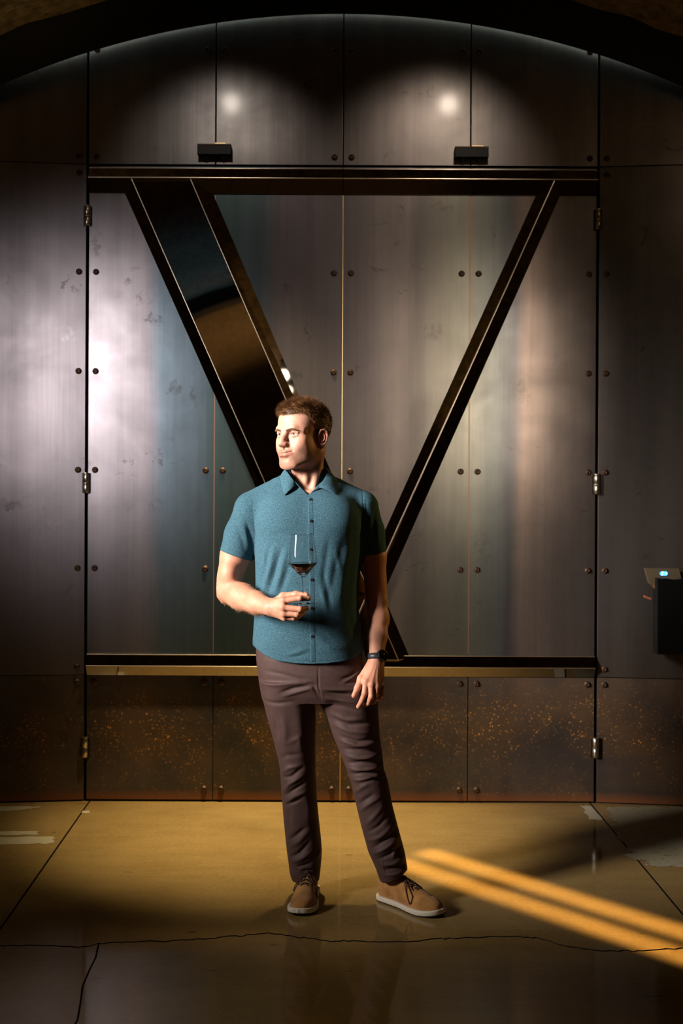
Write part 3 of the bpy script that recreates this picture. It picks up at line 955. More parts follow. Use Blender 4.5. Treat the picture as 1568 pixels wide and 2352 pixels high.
# head
B.ell((0, -.012, .036), (.0755, .098, .082), 0, fr=H)
B.ell((0, .040, .034), (.060, .051, .058), .03, fr=H)
B.ell((0, .034, -.030), (.060, .054, .074), .03, fr=H)
B.ell((0, .026, -.072), (.055, .054, .044), .03, fr=H)
sy(lambda q: B.cap((.060 * q, -.006, -.060), (.026 * q, .070, -.106), .017, .015, .022, fr=H))
B.ell((0, .078, -.108), (.023, .017, .0175), .02, fr=H)
sy(lambda q: B.ell((.044 * q, .058, -.026), (.021, .020, .018), .022, fr=H))
B.ell((0, .070, -.072), (.037, .030, .032), .022, fr=H)
sy(lambda q: B.ell((.046 * q, .010, -.058), (.022, .038, .046), .022, fr=H))
sy(lambda q: B.ell((.042 * q, .046, -.052), (.023, .028, .032), .022, fr=H))
sy(lambda q: B.chain([(.052 * q, .062, .009), (.034 * q, .084, .0135), (.012 * q, .0905, .0085)], [.0085, .0092, .008], .013, fr=H))
# eye sockets and lids
sy(lambda q: B.ell((.032 * q, .096, -.003), (.017, .0125, .0090), .012, 's', fr=H))
EYE_L = [(.0325 * q, .0725, -.0035) for q in (-1, 1)]
for c in EYE_L: B.ell(c, (.0142, .0142, .0135), .004, fr=H)
for c in EYE_L:
    q = 1 if c[0] > 0 else -1
    B.ell((c[0], c[1] + .014, c[2] - .0003), (.0130, .012, .0036), .002, 's', fr=H)
    # upper lid fold, lower bag, lashes line
    B.chain([(c[0] - .014 * q, c[1] + .0095, .0005), (c[0], c[1] + .0148, .0032), (c[0] + .015 * q, c[1] + .007, -.0005)], [.0022, .003, .0026], .004, fr=H)
    B.chain([(c[0] - .012 * q, c[1] + .010, -.0100), (c[0], c[1] + .0130, -.0120), (c[0] + .013 * q, c[1] + .008, -.0100)], [.002, .003, .002], .005, fr=H)
# nose
B.chain([(0, .086, .010), (0, .0945, -.006), (0, .1045, -.024), (0, .1095, -.036)], [.0082, .0074, .0084, .0092], .012, fr=H)
B.ell((0, .1120, -.0375), (.0088, .0085, .0076), .006, fr=H)
sy(lambda q: B.ell((.0125 * q, .0985, -.0405), (.0074, .0110, .0074), .012, fr=H))
sy(lambda q: B.ell((.0068 * q, .1030, -.0490), (.0036, .0055, .0028), .003, 's', fr=H))
B.cap((0, .103, -.046), (0, .101, -.056), .004, .003, .006, fr=H)
# mouth
MZ = -.0690
B.chain([(-.028, .0880, MZ + .0055), (-.012, .1005, MZ + .0035), (0, .1030, MZ + .0028), (.012, .1005, MZ + .0035), (.028, .0880, MZ + .0055)], [.0028, .0042, .0038, .0042, .0028], .007, fr=H)
B.chain([(-.026, .0880, MZ - .0005), (-.011, .0985, MZ - .0080), (.011, .0985, MZ - .0080), (.026, .0880, MZ - .0005)], [.0030, .0058, .0058, .0030], .007, fr=H)
B.chain([(-.0320, .0880, MZ + .0062), (-.018, .1025, MZ + .0003), (0, .1095, MZ - .0020), (.018, .1025, MZ + .0003), (.0320, .0880, MZ + .0062)], [.0012, .0022, .0024, .0022, .0012], .003, 's', fr=H)
B.cap((-.012, .1035, MZ - .0205), (.012, .1035, MZ - .0205), .0045, .0045, .012, 's', fr=H)
# cheek pad lifted by the smile
sy(lambda q: B.ell((.036 * q, .070, -.048), (.015, .014, .017), .018, fr=H))
sy(lambda q: B.chain([(.0190 * q, .1010, -.042), (.0280 * q, .0960, -.052), (.0330 * q, .0900, -.060)], [.0010, .0016, .0004], .010, 's', fr=H))


# ears
def ear(q):
    c, s_ = math.cos(0.42), math.sin(0.42)
    t_ = Frame(H.world((.0715 * q, -.010, -.018)), np.array(hl) * c * q + np.array(hf) * s_, np.array(hf) * c - np.array(hl) * q * s_, (0, 0, 1), HS)
    B.ell((.006, -.003, .002), (.0075, .0165, .0290), .006, fr=t_)
    B.ell((.012, .001, .002), (.0075, .0110, .0190), .004, 's', fr=t_)
    rim = [(.006, .011, .004), (.010, .012, .016), (.012, .006, .028), (.012, -.006, .031), (.012, -.015, .024), (.012, -.0185, .010), (.011, -.016, -.006), (.010, -.009, -.020)]
    B.chain(rim, [.0026, .0032, .0036, .0036, .0036, .0036, .0034, .0034], .003, fr=t_)
    B.chain([(.010, -.004, .020), (.011, -.009, .010), (.011, -.008, -.004), (.011, .000, -.010)], [.0022, .0026, .0026, .0024], .003, fr=t_)
    B.ell((.008, -.001, -.024), (.0050, .0085, .0095), .005, fr=t_)
    B.ell((.008, .010, -.004), (.0035, .0035, .0060), .004, fr=t_)


ear(1); ear(-1)
# neck and upper chest
nk = A3(P(703, 1128, 4.085))
B.cap(H.world((-.002, -.028, -.055)), nk, .055, .059, .03)
B.cap(H.world((.058, -.032, -.050)), A3(P(716, 1140, 4.02)), .013, .011, .016)
B.cap(H.world((-.058, -.032, -.050)), A3(P(706, 1140, 4.02)), .013, .011, .016)
B.ell(A3(P(702, 1100, 4.020)), (.010, .012, .016), .022)
B.ell(A3(P(708, 1170, 4.085)), (.15, .088, .075), .03)
sy(lambda q: B.cap(A3(P(709 + 5 * q, 1132, 4.005)), A3(P(709 + 80 * q, 1122, 4.05)), .009, .009, .012))
# arms
aR = [P(577, 1184, 4.09), P(541, 1275, 4.085), P(524, 1345, 4.075)]
B.chain([A3(p) for p in aR], [.047, .0525, .0470], .02)
B.chain([A3(P(523, 1356, 4.075)), A3(P(556, 1371, 4.00)), A3(P(590, 1385, 3.925)), A3(P(621, 1395, 3.862))], [.0450, .0465, .0375, .0285], .018)
B.ell(A3(P(527, 1318, 4.045)), (.034, .038, .045), .02)
B.ell(A3(P(521, 1376, 4.09)), (.020, .020, .018), .02)
aL = [P(838, 1172, 4.085), P(858, 1278, 4.085), P(864, 1375, 4.095)]
B.chain([A3(p) for p in aL], [.044, .0425, .0405], .02)
B.chain([A3(P(864, 1385, 4.095)), A3(P(868, 1420, 4.08)), A3(P(867, 1460, 4.05)), A3(P(865, 1502, 4.02))], [.0395, .0385, .0330, .0268], .016)


def hand(wrist, mcps, fingers, thumb, rs, k, palm_r, heel):
    for m_, r in zip(mcps, palm_r): B.cap(A3(P(*heel[mcps.index(m_)])), A3(P(*m_)), .0140, r, .014)
    for m_, f, r in zip(mcps, fingers, rs):
        B.chain([A3(P(*m_))] + [A3(P(*q)) for q in f], r, k)
        B.ell(A3(P(*m_)), (r[0] * 1.05,) * 3, .006)
        B.ell(A3(P(*f[0])), (r[1] * 1.04,) * 3, .003)
    B.chain([A3(P(*q)) for q in thumb], [.0150, .0130, .0108, .0088], .008)


# his right hand closes on the stem and foot of the glass
hand((621, 1395, 3.862), [(651, 1380, 3.815), (650, 1395, 3.810), (652, 1409, 3.815), (653, 1419, 3.826)],
     [[(689, 1374, 3.803), (707.5, 1374.5, 3.815), (708.5, 1374, 3.840)], [(689, 1399.5, 3.800), (703, 1397.5, 3.818), (699, 1397, 3.843)],
      [(682, 1411.5, 3.808), (695, 1408.5, 3.828), (688, 1407, 3.850)], [(674, 1420, 3.824), (686, 1416.5, 3.842), (680, 1413, 3.858)]],
     [(628, 1386, 3.872), (650, 1369.5, 3.872), (680, 1365, 3.858), (704, 1367, 3.846)],
     [(.0108, .0094, .0088, .0078), (.0110, .0096, .0090, .0080), (.0106, .0092, .0086, .0076), (.0098, .0084, .0078, .0070)], .003,
     [.0118, .0118, .0114, .0106], [(622, 1386, 3.868), (621, 1393, 3.858), (622, 1400, 3.858), (624, 1405, 3.868)])
# his left hand hangs by the thigh
hand((865, 1502, 4.02), [(840, 1566, 3.965), (852, 1573, 3.960), (864.5, 1577, 3.966), (876, 1575, 3.980)],
     [[(837, 1592, 3.953), (830, 1611, 3.960), (822.5, 1623, 3.970)], [(852, 1600, 3.950), (845.5, 1615, 3.966), (838.5, 1620, 3.982)],
      [(863, 1602, 3.960), (858.5, 1612, 3.978), (854, 1614, 3.992)], [(875.5, 1596, 3.976), (872, 1604, 3.990), (868, 1606, 4.002)]],
     [(853, 1522, 4.010), (829, 1559, 3.985), (821, 1580, 3.972), (812.5, 1598, 3.962)],
     [(.0112, .0098, .0090, .0078), (.0112, .0096, .0088, .0078), (.0106, .0090, .0084, .0074), (.0096, .0080, .0074, .0066)], .003,
     [.0122, .0120, .0114, .0106], [(857, 1515, 4.012), (863, 1513, 4.008), (869, 1513, 4.012), (873, 1515, 4.02)])
VB, QB = B.mesh(1)
# knuckle creases, veins, forearm muscle
VB = folds(VB, QB, [
    ([(812, 1590), (824, 1593)], 1.6, -.9), ([(817, 1577), (828, 1581)], 1.6, -.8), ([(815, 1582), (827, 1585)], 1.4, -.6),
    ([(832, 1592), (842, 1594)], 1.5, -.6), ([(828, 1611), (837, 1614)], 1.4, -.6), ([(858, 1530), (842, 1560)], 2.0, .8), ([(864, 1530), (853, 1568)], 2.0, .9),
    ([(868, 1532), (865, 1570)], 2.0, .8), ([(845, 1540), (835, 1560)], 2.5, -1.0),
    ([(630, 1384), (650, 1380)], 2.2, .8), ([(630, 1394), (649, 1394)], 2.2, .8), ([(630, 1402), (650, 1408)], 2.2, .8),
    ([(686, 1370), (688, 1379)], 1.3, -.5), ([(686, 1395), (688, 1404)], 1.3, -.5),
    ([(550, 1322), (563, 1330)], 3, -2.0), ([(545, 1385), (590, 1400)], 5, 1.4), ([(850, 1400), (856, 1460)], 6, 1.2)], yref=3.97)
L3 = np.stack(H.local(VB[:, 0], VB[:, 1], VB[:, 2]), 1)
# forehead and eye-corner lines
NB = normals(VB, QB)
for pts, wd, amp in (([(.020, .09, .050), (.045, .07, .046)], .0016, -.0004), ([(-.03, .09, .046), (.03, .09, .046)], .0018, -.0004),
                     ([(.047, .070, -.003), (.060, .055, -.001)], .0012, -.0007), ([(.047, .070, -.006), (.058, .056, -.010)], .0012, -.0006),
                     ([(.022, .088, -.011), (.036, .082, -.014), (.048, .07, -.010)], .0014, -.0007), ([(-.022, .088, -.011), (-.036, .082, -.014), (-.048, .07, -.010)], .0014, -.0007)):
    dd, tt = seg_dist(L3, pts); VB += NB * (amp * np.exp(-(dd / wd) ** 2) * HS)[:, None]
# skin colour: lips, ruddy cheeks, ears and knuckles, stubble shade
skin = np.tile(np.array([0.58, 0.295, 0.20]), (len(VB), 1))


def tint(c, r, colr, a):
    g_ = a * np.exp(-(((L3 - np.array(c)) / np.array(r)) ** 2).sum(1)); skin[:] = skin * (1 - g_[:, None]) + np.array(colr) * g_[:, None]


for q in (-1, 1):
    tint((.046 * q, .065, -.034), (.020, .02, .018), (.62, .26, .18), .55); tint((.08 * q, -.015, -.005), (.022, .03, .036), (.58, .24, .17), .7)
    tint((.0125 * q, .105, -.042), (.009, .01, .009), (.55, .24, .17), .6); tint((.032 * q, .086, -.002), (.014, .02, .008), (.50, .25, .18), .5)
tint((0, .118, -.038), (.012, .012, .012), (.60, .27, .19), .6)
tint((0, .1, .06), (.06, .05, .03), (.66, .40, .30), .4)
stub = np.clip(1.25 - np.abs((L3[:, 2] + .086) / .040) ** 2, 0, 1) * np.clip((L3[:, 1] + .035) / .03, 0, 1) * (L3[:, 2] > -.145)
spk_ = 0.75 + 0.5 * rng.random(len(VB))
stub = np.clip(stub * spk_, 0, 1) * .62
skin = skin * (1 - stub[:, None]) + np.array([.26, .14, .09]) * stub[:, None]
dl = np.minimum(seg_dist(L3, [(-.028, .088, MZ + .0055), (0, .103, MZ + .0030), (.028, .088, MZ + .0055)])[0] / .0044,
                seg_dist(L3, [(-.026, .088, MZ - .0005), (-.010, .0985, MZ - .0080), (.010, .0985, MZ - .0080), (.026, .088, MZ - .0005)])[0] / .0064)
g_ = np.clip(1.6 - dl, 0, 1)[:, None] * .8; skin = skin * (1 - g_) + np.array([.40, .115, .095]) * g_
for pt in ((.042, .073, -.021), (.062, .04, -.02), (-.045, .075, -.03)):
    g_ = np.clip(1.4 - np.linalg.norm(L3 - np.array(pt), axis=1) / .0022, 0, 1)[:, None] * .6; skin = skin * (1 - g_) + np.array([.2, .09, .06]) * g_
arms = VB[:, 2] < 1.40
for kp in ((840, 1566, 3.955), (852, 1573, 3.95), (864.5, 1577, 3.956), (837, 1592, 3.945), (821, 1580, 3.962), (651, 1380, 3.805), (650, 1395, 3.80), (652, 1409, 3.805), (689, 1374, 3.795), (689, 1399, 3.79)):
    g_ = .5 * np.exp(-(np.linalg.norm(VB - A3(P(*kp)), axis=1) / .011) ** 2)[:, None]; skin = skin * (1 - g_) + np.array([.60, .26, .19]) * g_
skin[arms] *= np.array([.94, .86, .80])
t = NT('skin')
at = t.n('ShaderNodeAttribute', attribute_name='tone')
po = t.noise(t.coord(), 420, 3, 0.6); bl = t.noise(t.coord(), 38, 4, 0.6)
c = t.mix(0.5, at.outputs[0], t.ramp(bl, [(0.3, (0.80, 0.70, 0.66)), (0.7, (1.12, 1.12, 1.12))]), 'MULTIPLY')
M_SKIN = t.out(Base_Color=c, Roughness=t.ramp(bl, [(0.3, 0.46), (0.7, 0.60)]), Subsurface_Weight=0.12, Subsurface_Radius=(0.010, 0.004, 0.002), Specular_IOR_Level=0.42, Normal=t.bump(po, 0.12, 0.002))
np_mesh('body', VB, QB, M_SKIN, man, {'tone': skin})
TB = tree_of(VB, QB)

# eyes
t = NT('eye_white'); M_EYEW = t.out(Base_Color=(0.60, 0.55, 0.52), Roughness=0.08)
M_IRIS = plain('grey_blue_iris', (0.045, 0.075, 0.11), 0.06); M_PUPIL = plain('pupil', (0.004, 0.004, 0.004), 0.04)
for c in EYE_L:
    b = bmesh.new(); bmesh.ops.create_uvsphere(b, u_segments=32, v_segments=40, radius=0.0125 * HS)
    gaze = Vector(hf) * math.cos(0.10) - Vector(hl) * math.sin(0.10)
    if c[0] > 0: gaze = Vector(hf) * math.cos(0.06) + Vector(hl) * math.sin(0.02)
    R = Vector((0, 0, 1)).rotation_difference(gaze).to_matrix().to_4x4()
    ctr = Vector(H.world(c))
    for f in b.faces:
        zc = f.calc_center_median().normalized().z; f.material_index = 2 if zc > math.cos(0.17) else 1 if zc > math.cos(0.48) else 0
    for v in b.verts: v.co = Matrix.Translation(ctr) @ R @ v.co
    keep(obj('eye', b, [M_EYEW, M_IRIS, M_PUPIL], None, True), man)

# ------------------------------------------------------------------ hair: a close cap and thousands of short strands
HL_A = np.radians([0, 20, 36, 48, 58, 66, 74, 82, 92, 104, 116, 130, 150, 180])
HL_Z = [.060, .061, .066, .058, .040, .012, -.012, -.002, .016, .004, -.040, -.066, -.075, -.078]


def hair_amount(L):
    ang = np.abs(np.arctan2(L[:, 0], L[:, 1] + .012)); zl = np.interp(ang, HL_A, HL_Z)
    return np.clip((L[:, 2] - zl) / .012, 0, 1)


t = NT('auburn_hair')
hz = t.noise(t.coord(), 120, 2); M_HAIR = t.out(Base_Color=t.mix(hz, (0.085, 0.036, 0.014), (0.30, 0.145, 0.060)), Roughness=0.42, Specular_IOR_Level=0.4)
hm = hair_amount(L3)
face_ok = (np.linalg.norm(L3 - np.array([0, -.01, .02]), axis=1) < .14) & ~((np.abs(L3[:, 0]) > .0775) & (L3[:, 2] < .03))
qs = QB[(hm[QB] > .02).all(1) & face_ok[QB].all(1)]
used, inv = np.unique(qs, return_inverse=True)


def hair_len(L):
    top = np.clip((L[:, 2] - .030) / .06, 0, 1)
    front = np.clip((L[:, 1] - .0) / .07, 0, 1)
    return .006 + top * (.012 + .010 * front)


capV = VB[used] + NB[used] * (np.minimum(hm[used], .9) * hair_len(L3[used]) * .30)[:, None]
lum = rng.normal(0, .0008, len(capV)); capV += NB[used] * lum[:, None]
capQ = inv.reshape(qs.shape)
hw_ = hm[used]; src = used[rng.choice(len(used), 30000, p=(hw_ + .15) / (hw_ + .15).sum())]
SV, SQ = [capV], [capQ]
Ls = L3[src]; Ns = NB[src]; base = VB[src] + Ns * .0005
up = np.array([0, 0, 1.0]); fwd = np.array(hf); lft = np.array(hl)
cl = np.floor(Ls * 75); hsh = np.sin(cl @ np.array([[12.9, 78.2, 37.7], [93.9, 67.3, 11.1], [45.1, 21.7, 83.3]])) * 43758.5
clump = (hsh - np.floor(hsh)) - .5
jit = rng.normal(0, .20, (len(src), 3)) + clump * .75
top = np.clip((Ls[:, 2] - .035) / .05, 0, 1)[:, None]; front = np.clip(Ls[:, 1] / .06, 0, 1)[:, None]
swirl = np.sin(Ls[:, 0:1] * 130 + Ls[:, 1:2] * 60)
dirn = Ns * (.30 + .35 * top) + up * (-.75 * (1 - top) + .10 * top) + fwd * (-.10 + .60 * top + .35 * front * top) + lft * (.18 * swirl * top - .35 * top * front) + jit * (.55 + .6 * top)
low = np.clip(1 - (Ls[:, 2:3] - .055) / .03, 0, 1) * front * (Ls[:, 2:3] > .045)
dirn += -up * .55 * low * front
dirn /= np.linalg.norm(dirn, axis=1)[:, None]
ln = hair_len(Ls) * rng.uniform(.65, 1.25, len(src)) * (0.5 + .5 * hm[src])
bend = (-up * .35 + fwd * .2) * (1 - top * .5)
side_ = np.cross(dirn, rng.normal(0, 1, (len(src), 3))); side_ /= np.linalg.norm(side_, axis=1)[:, None]
n0 = len(capV); W = rng.uniform(.00028, .00050, len(src))[:, None]
pts_ = []
for kx, tt in enumerate((0, .4, .75, 1.0)):
    c_ = base + dirn * (ln * tt)[:, None] + bend * (ln * .5 * tt * tt)[:, None]
    wv = W * (1 - tt * .85); pts_ += [c_ - side_ * wv, c_ + side_ * wv]
S = np.stack(pts_, 1).reshape(-1, 3); SV.append(S)
ii = n0 + 8 * np.arange(len(src))[:, None]
for kx in range(3): SQ.append(ii + np.array([[2 * kx, 2 * kx + 1, 2 * kx + 3, 2 * kx + 2]]))
np_mesh('hair', np.vstack(SV), np.vstack(SQ), M_HAIR, man, label='short tousled auburn hair')


def strands(name, mat_, roots, dirs, lens, width, **props):
    n = len(roots); sd = np.cross(dirs, rng.normal(0, 1, (n, 3))); sd /= np.linalg.norm(sd, axis=1)[:, None]
    pt = []
    for tt in (0, .5, 1.0):
        c_ = roots + dirs * (lens * tt)[:, None]; wv = width * (1 - .85 * tt); pt += [c_ - sd * wv, c_ + sd * wv]
    V_ = np.stack(pt, 1).reshape(-1, 3); k_ = 6 * np.arange(n)[:, None]
    return np_mesh(name, V_, np.vstack([k_ + np.array([[0, 1, 3, 2]]), k_ + np.array([[2, 3, 5, 4]])]), mat_, man, **props)


M_BROW = plain('brow_hair', (0.15, 0.075, 0.035), 0.6)
for q in (-1, 1):
    bp = np.array([(.011 * q, .1, .0070), (.022 * q, .1, .0105), (.036 * q, .09, .0120), (.050 * q, .075, .0070)])
    dd, tt = seg_dist(L3[:, [0, 2]], bp[:, [0, 2]])
    selb = np.where((dd < np.interp(tt, [0, .3, 1], [.0030, .0030, .0014])) & (L3[:, 1] > .05) & (L3[:, 0] * q > 0))[0]
    rt = rng.choice(selb, 300); dv = NB[rt] * .35 + np.array(hl) * q * 1.0 + up * rng.normal(.22, .25, (300, 1)); dv /= np.linalg.norm(dv, axis=1)[:, None]
    strands('eyebrow', M_BROW, VB[rt], dv, rng.uniform(.004, .0075, 300), .0003)
M_STUB = plain('stubble', (0.17, 0.075, 0.030), 0.6)
rt = rng.choice(len(VB), 3500, p=stub / stub.sum()); dv = NB[rt] * .6 - up * .8 + rng.normal(0, .25, (3500, 3)); dv /= np.linalg.norm(dv, axis=1)[:, None]
strands('stubble', M_STUB, VB[rt], dv, rng.uniform(.0010, .0022, 3500), .00020)
M_ARMHAIR = plain('arm_hair', (0.36, 0.19, 0.08), 0.5)
selb = np.where((VB[:, 2] < P(0, 1330, 4).z) & (VB[:, 2] > P(0, 1500, 4).z) & ((VB[:, 0] < P(615, 0, 3.9).x) | (VB[:, 0] > P(835, 0, 4.05).x)))[0]
rt = rng.choice(selb, 3600); dv = NB[rt] * .45 + rng.normal(0, .3, (3600, 3)) + np.where(VB[rt, :1] < -.1, np.array([[.7, -.3, -.5]]), np.array([[.1, .0, -.9]])); dv /= np.linalg.norm(dv, axis=1)[:, None]
strands('arm_hair', M_ARMHAIR, VB[rt], dv, rng.uniform(.005, .012, 3600), .00022)

# ------------------------------------------------------------------ shirt
S = Field((P(494, 1300, 4.0).x, 3.88, P(700, 1545, 4.0).z), (P(900, 1300, 4.1).x, 4.28, P(700, 1060, 4.1).z), 0.0025)
S.loft([(1112, 650, 762, 4.085, .060), (1124, 624, 790, 4.08, .082), (1140, 604, 812, 4.075, .100), (1165, 592, 826, 4.072, .114), (1200, 586, 832, 4.07, .126), (1240, 585, 834, 4.068, .131),
        (1290, 586, 830, 4.068, .129), (1340, 587, 824, 4.07, .125), (1390, 586, 823, 4.07, .124), (1430, 583, 827, 4.072, .125), (1475, 580, 833, 4.075, .128), (1530, 583, 840, 4.08, .130)], power=2.25)
for a_, b_ in (((690, 1104, 4.085), (578, 1164, 4.09)), ((722, 1107, 4.085), (828, 1163, 4.085))):
    S.cap(A3(P(*a_)), A3(P(*b_)), .050, .056, .03)
S.cap(A3(P(706, 1090, 4.09)), A3(P(708, 1120, 4.085)), .066, .076, .02)
S.chain([A3(P(574, 1174, 4.09)), A3(P(555, 1228, 4.088)), A3(P(541, 1280, 4.085))], [.058, .060, .0615], .018)
S.chain([A3(P(834, 1165, 4.085)), A3(P(850, 1222, 4.085)), A3(P(859, 1277, 4.085))], [.054, .050, .0475], .016)
sy(lambda q: S.ell(A3(P(709 + 50 * q, 1192, 4.00)), (.085, .05, .070), .05))


def cut_below(F, p, q, lo, hi, y0=3.6, y1=4.4):
    """remove what lies below the line p-q (px) inside the pixel columns lo..hi"""
    A, B_ = P(*p, 4.085), P(*q, 4.085); n = np.array([-(B_.z - A.z), B_.x - A.x]); n = n / np.linalg.norm(n)
    if n[1] < 0: n = -n
    def fn(X, Y, Z): return (X - A.x) * n[0] + (Z - A.z) * n[1] + 0 * Y
    x0, x1 = P(lo, 1200, 4.085).x, P(hi, 1200, 4.085).x
    F.op(fn, (x0, y0, A.z - .2), (x1, y1, A.z + .3), .004, 's')


cut_below(S, (504, 1263), (580, 1289), 480, 583)
cut_below(S, (832, 1283), (889, 1265), 838, 905)
# shirt tail
hem = np.array([(560, 1484), (583, 1493), (605, 1506), (635, 1517), (675, 1522), (712, 1523.5), (750, 1523), (790, 1520), (820, 1512), (840, 1502), (860, 1492)], float)
hz_ = np.array([[P(a, b_, 3.97).x, P(a, b_, 3.97).z] for a, b_ in hem])
S.op(lambda X, Y, Z: np.interp(X.ravel(), hz_[:, 0], hz_[:, 1]).astype(np.float32)[:, None, None] - Z + 0 * Y, (-1, 3, 0.8), (1, 5, 1.05), .003, 'i')
# hollow cuffs and collar opening
S.cap(A3(P(533, 1310, 4.085)), A3(P(530, 1350, 4.085)), .0570, .0575, .002, 's')
S.cap(A3(P(861, 1296, 4.085)), A3(P(863, 1335, 4.09)), .0445, .0445, .002, 's')
S.cap(A3(P(704, 1060, 4.085)), A3(P(706, 1118, 4.08)), .0630, .0640, .004, 's')
tri = [P(676, 1100, 3.98), P(742, 1100, 3.98), P(708.5, 1137, 3.98)]


def wedge(X, Y, Z):
    d = None
    for i in range(3):
        a, b_ = tri[i], tri[(i + 1) % 3]; nx, nz = -(b_.z - a.z), (b_.x - a.x); L = math.hypot(nx, nz)
        e = ((X - a.x) * nx + (Z - a.z) * nz) / L
        d = e if d is None else np.maximum(d, e)
    return np.maximum(d + 0 * Y, Y - 4.03)


S.op(wedge, (-.3, 3.8, 1.40), (.1, 4.05, 1.62), .003, 's')
VS, QS = S.mesh(2)
G = lambda pts, wd, a_: (pts, wd, a_)
VS = folds(VS, QS, [
    # armpit drag lines, left of the glass
    G([(588, 1218), (600, 1262), (590, 1330)], 6, -5), G([(618, 1262), (608, 1300), (594, 1352)], 6, -8), G([(630, 1256), (618, 1310), (600, 1366)], 6, 6.5),
    G([(645, 1262), (632, 1310), (612, 1372)], 6, -8), G([(658, 1262), (645, 1318), (628, 1370)], 6, 5), G([(668, 1290), (655, 1330), (642, 1368)], 6, -4),
    G([(594, 1215), (640, 1212), (676, 1218)], 12, 2.0), G([(592, 1228), (600, 1252), (607, 1285)], 4, 3),
    # right half
    G([(756, 1236), (748, 1292), (741, 1346)], 7, -2.6), G([(772, 1262), (777, 1292), (782, 1312)], 6, 2.0), G([(790, 1240), (772, 1300), (758, 1372)], 8, -2.2),
    G([(806, 1236), (792, 1300), (778, 1386)], 8, 2), G([(815, 1262), (806, 1330), (795, 1400)], 8, -2), G([(742, 1310), (752, 1352), (760, 1392)], 6, -2.5), G([(735, 1340), (742, 1372), (752, 1410)], 6, 2.5),
    G([(822, 1140), (815, 1200), (812, 1256)], 10, -3),
    # belly
    G([(612, 1432), (650, 1458), (700, 1484)], 9, 2.5), G([(602, 1446), (640, 1480), (690, 1500)], 8, -2.5), G([(660, 1502), (682, 1496), (706, 1489)], 5, 3), G([(655, 1510), (685, 1506), (708, 1499)], 4, -2.5),
    G([(590, 1430), (596, 1462), (592, 1495)], 7, -2.5), G([(720, 1440), (752, 1462), (790, 1470)], 9, -2.5), G([(725, 1462), (758, 1484), (800, 1490)], 8, 2.5), G([(800, 1412), (812, 1450), (824, 1490)], 7, -3),
    # sleeves
    G([(563, 1198), (570, 1222), (573, 1246)], 5, -3.5), G([(552, 1206), (562, 1232), (568, 1262)], 5, 2.5), G([(543, 1218), (553, 1242), (558, 1268)], 5, -2),
    G([(841, 1150), (843, 1200), (845, 1260)], 3.5, -3.5), G([(853, 1172), (850, 1200), (851, 1232)], 4, 3.0), G([(862, 1180), (860, 1210), (862, 1250)], 4.5, -3.0), G([(870, 1200), (868, 1226), (870, 1252)], 4, 2.5),
    G([(581, 1200), (584, 1230), (583, 1270)], 2.5, -3.5), G([(578, 1130), (577, 1165), (581, 1205)], 2.0, -1.2), G([(833, 1120), (836, 1170), (834, 1235)], 1.8, -2.2),
    # shoulder yoke, hems
    G([(640, 1102), (622, 1118), (606, 1124)], 3, 1.2), G([(506, 1256), (545, 1270), (579, 1281)], 1.2, -1.0), G([(836, 1276), (862, 1270), (886, 1259)], 1.2, -1.0),
    G([(588, 1490), (630, 1511), (675, 1516.5), (712, 1518), (750, 1517.5), (800, 1513)], 1.3, -1.1), G([(588, 1495), (630, 1516), (675, 1521), (712, 1522.5), (750, 1522), (800, 1518)], 1.6, 0.8),
    G([(716, 1150), (717, 1280), (718, 1516)], 1.3, -.6)], yref=3.97)
t = NT('teal_heather_cotton')
h1 = t.noise(t.coord((1, 1, 1)), 520, 2, 0.6); h2 = t.noise(t.coord(), 240, 3, 0.6); wv1 = t.noise(t.coord((1, 1, 3)), 300, 2, 0.5)
c = t.mix(t.ramp(h1, [(0.36, 0.0), (0.64, 1.0)]), (0.013, 0.046, 0.070), (0.072, 0.155, 0.195))
c = t.mix(0.5, c, t.ramp(wv1, [(0.3, 0.7), (0.7, 1.25)]), 'MULTIPLY')
M_SHIRT = t.out(Base_Color=c, Roughness=0.9, Specular_IOR_Level=0.15, Normal=t.bump(t.math('ADD', h2, t.math('MULTIPLY', t.noise(t.coord(), 22, 3), 1.4)), 0.16, 0.005))
shirt = np_mesh('shirt', VS, QS, M_SHIRT, man)
TS = tree_of(VS, QS)
M_DARKBTN = plain('dark_button', (0.012, 0.012, 0.016), 0.3)


def sheet(rows, thick, name, m, parent, inward=None, **props):
    """a grid of points as thin cloth"""
    b = bmesh.new(); g_ = [[b.verts.new(p) for p in r] for r in rows]
    for r0, r1 in zip(g_, g_[1:]):
        for k in range(len(r0) - 1): b.faces.new((r0[k], r0[k + 1], r1[k + 1], r1[k]))
    bmesh.ops.recalc_face_normals(b, faces=b.faces)
    o = obj(name, b, m, None, True, **props); keep(o, parent)
    md = o.modifiers.new('thickness', 'SOLIDIFY'); md.thickness = thick; md.offset = 0
    o.modifiers.new('soft', 'SUBSURF').levels = 1
    o.modifiers['soft'].render_levels = 1
    return o


def on(px, py, off): return hit(TS, px, py, off)


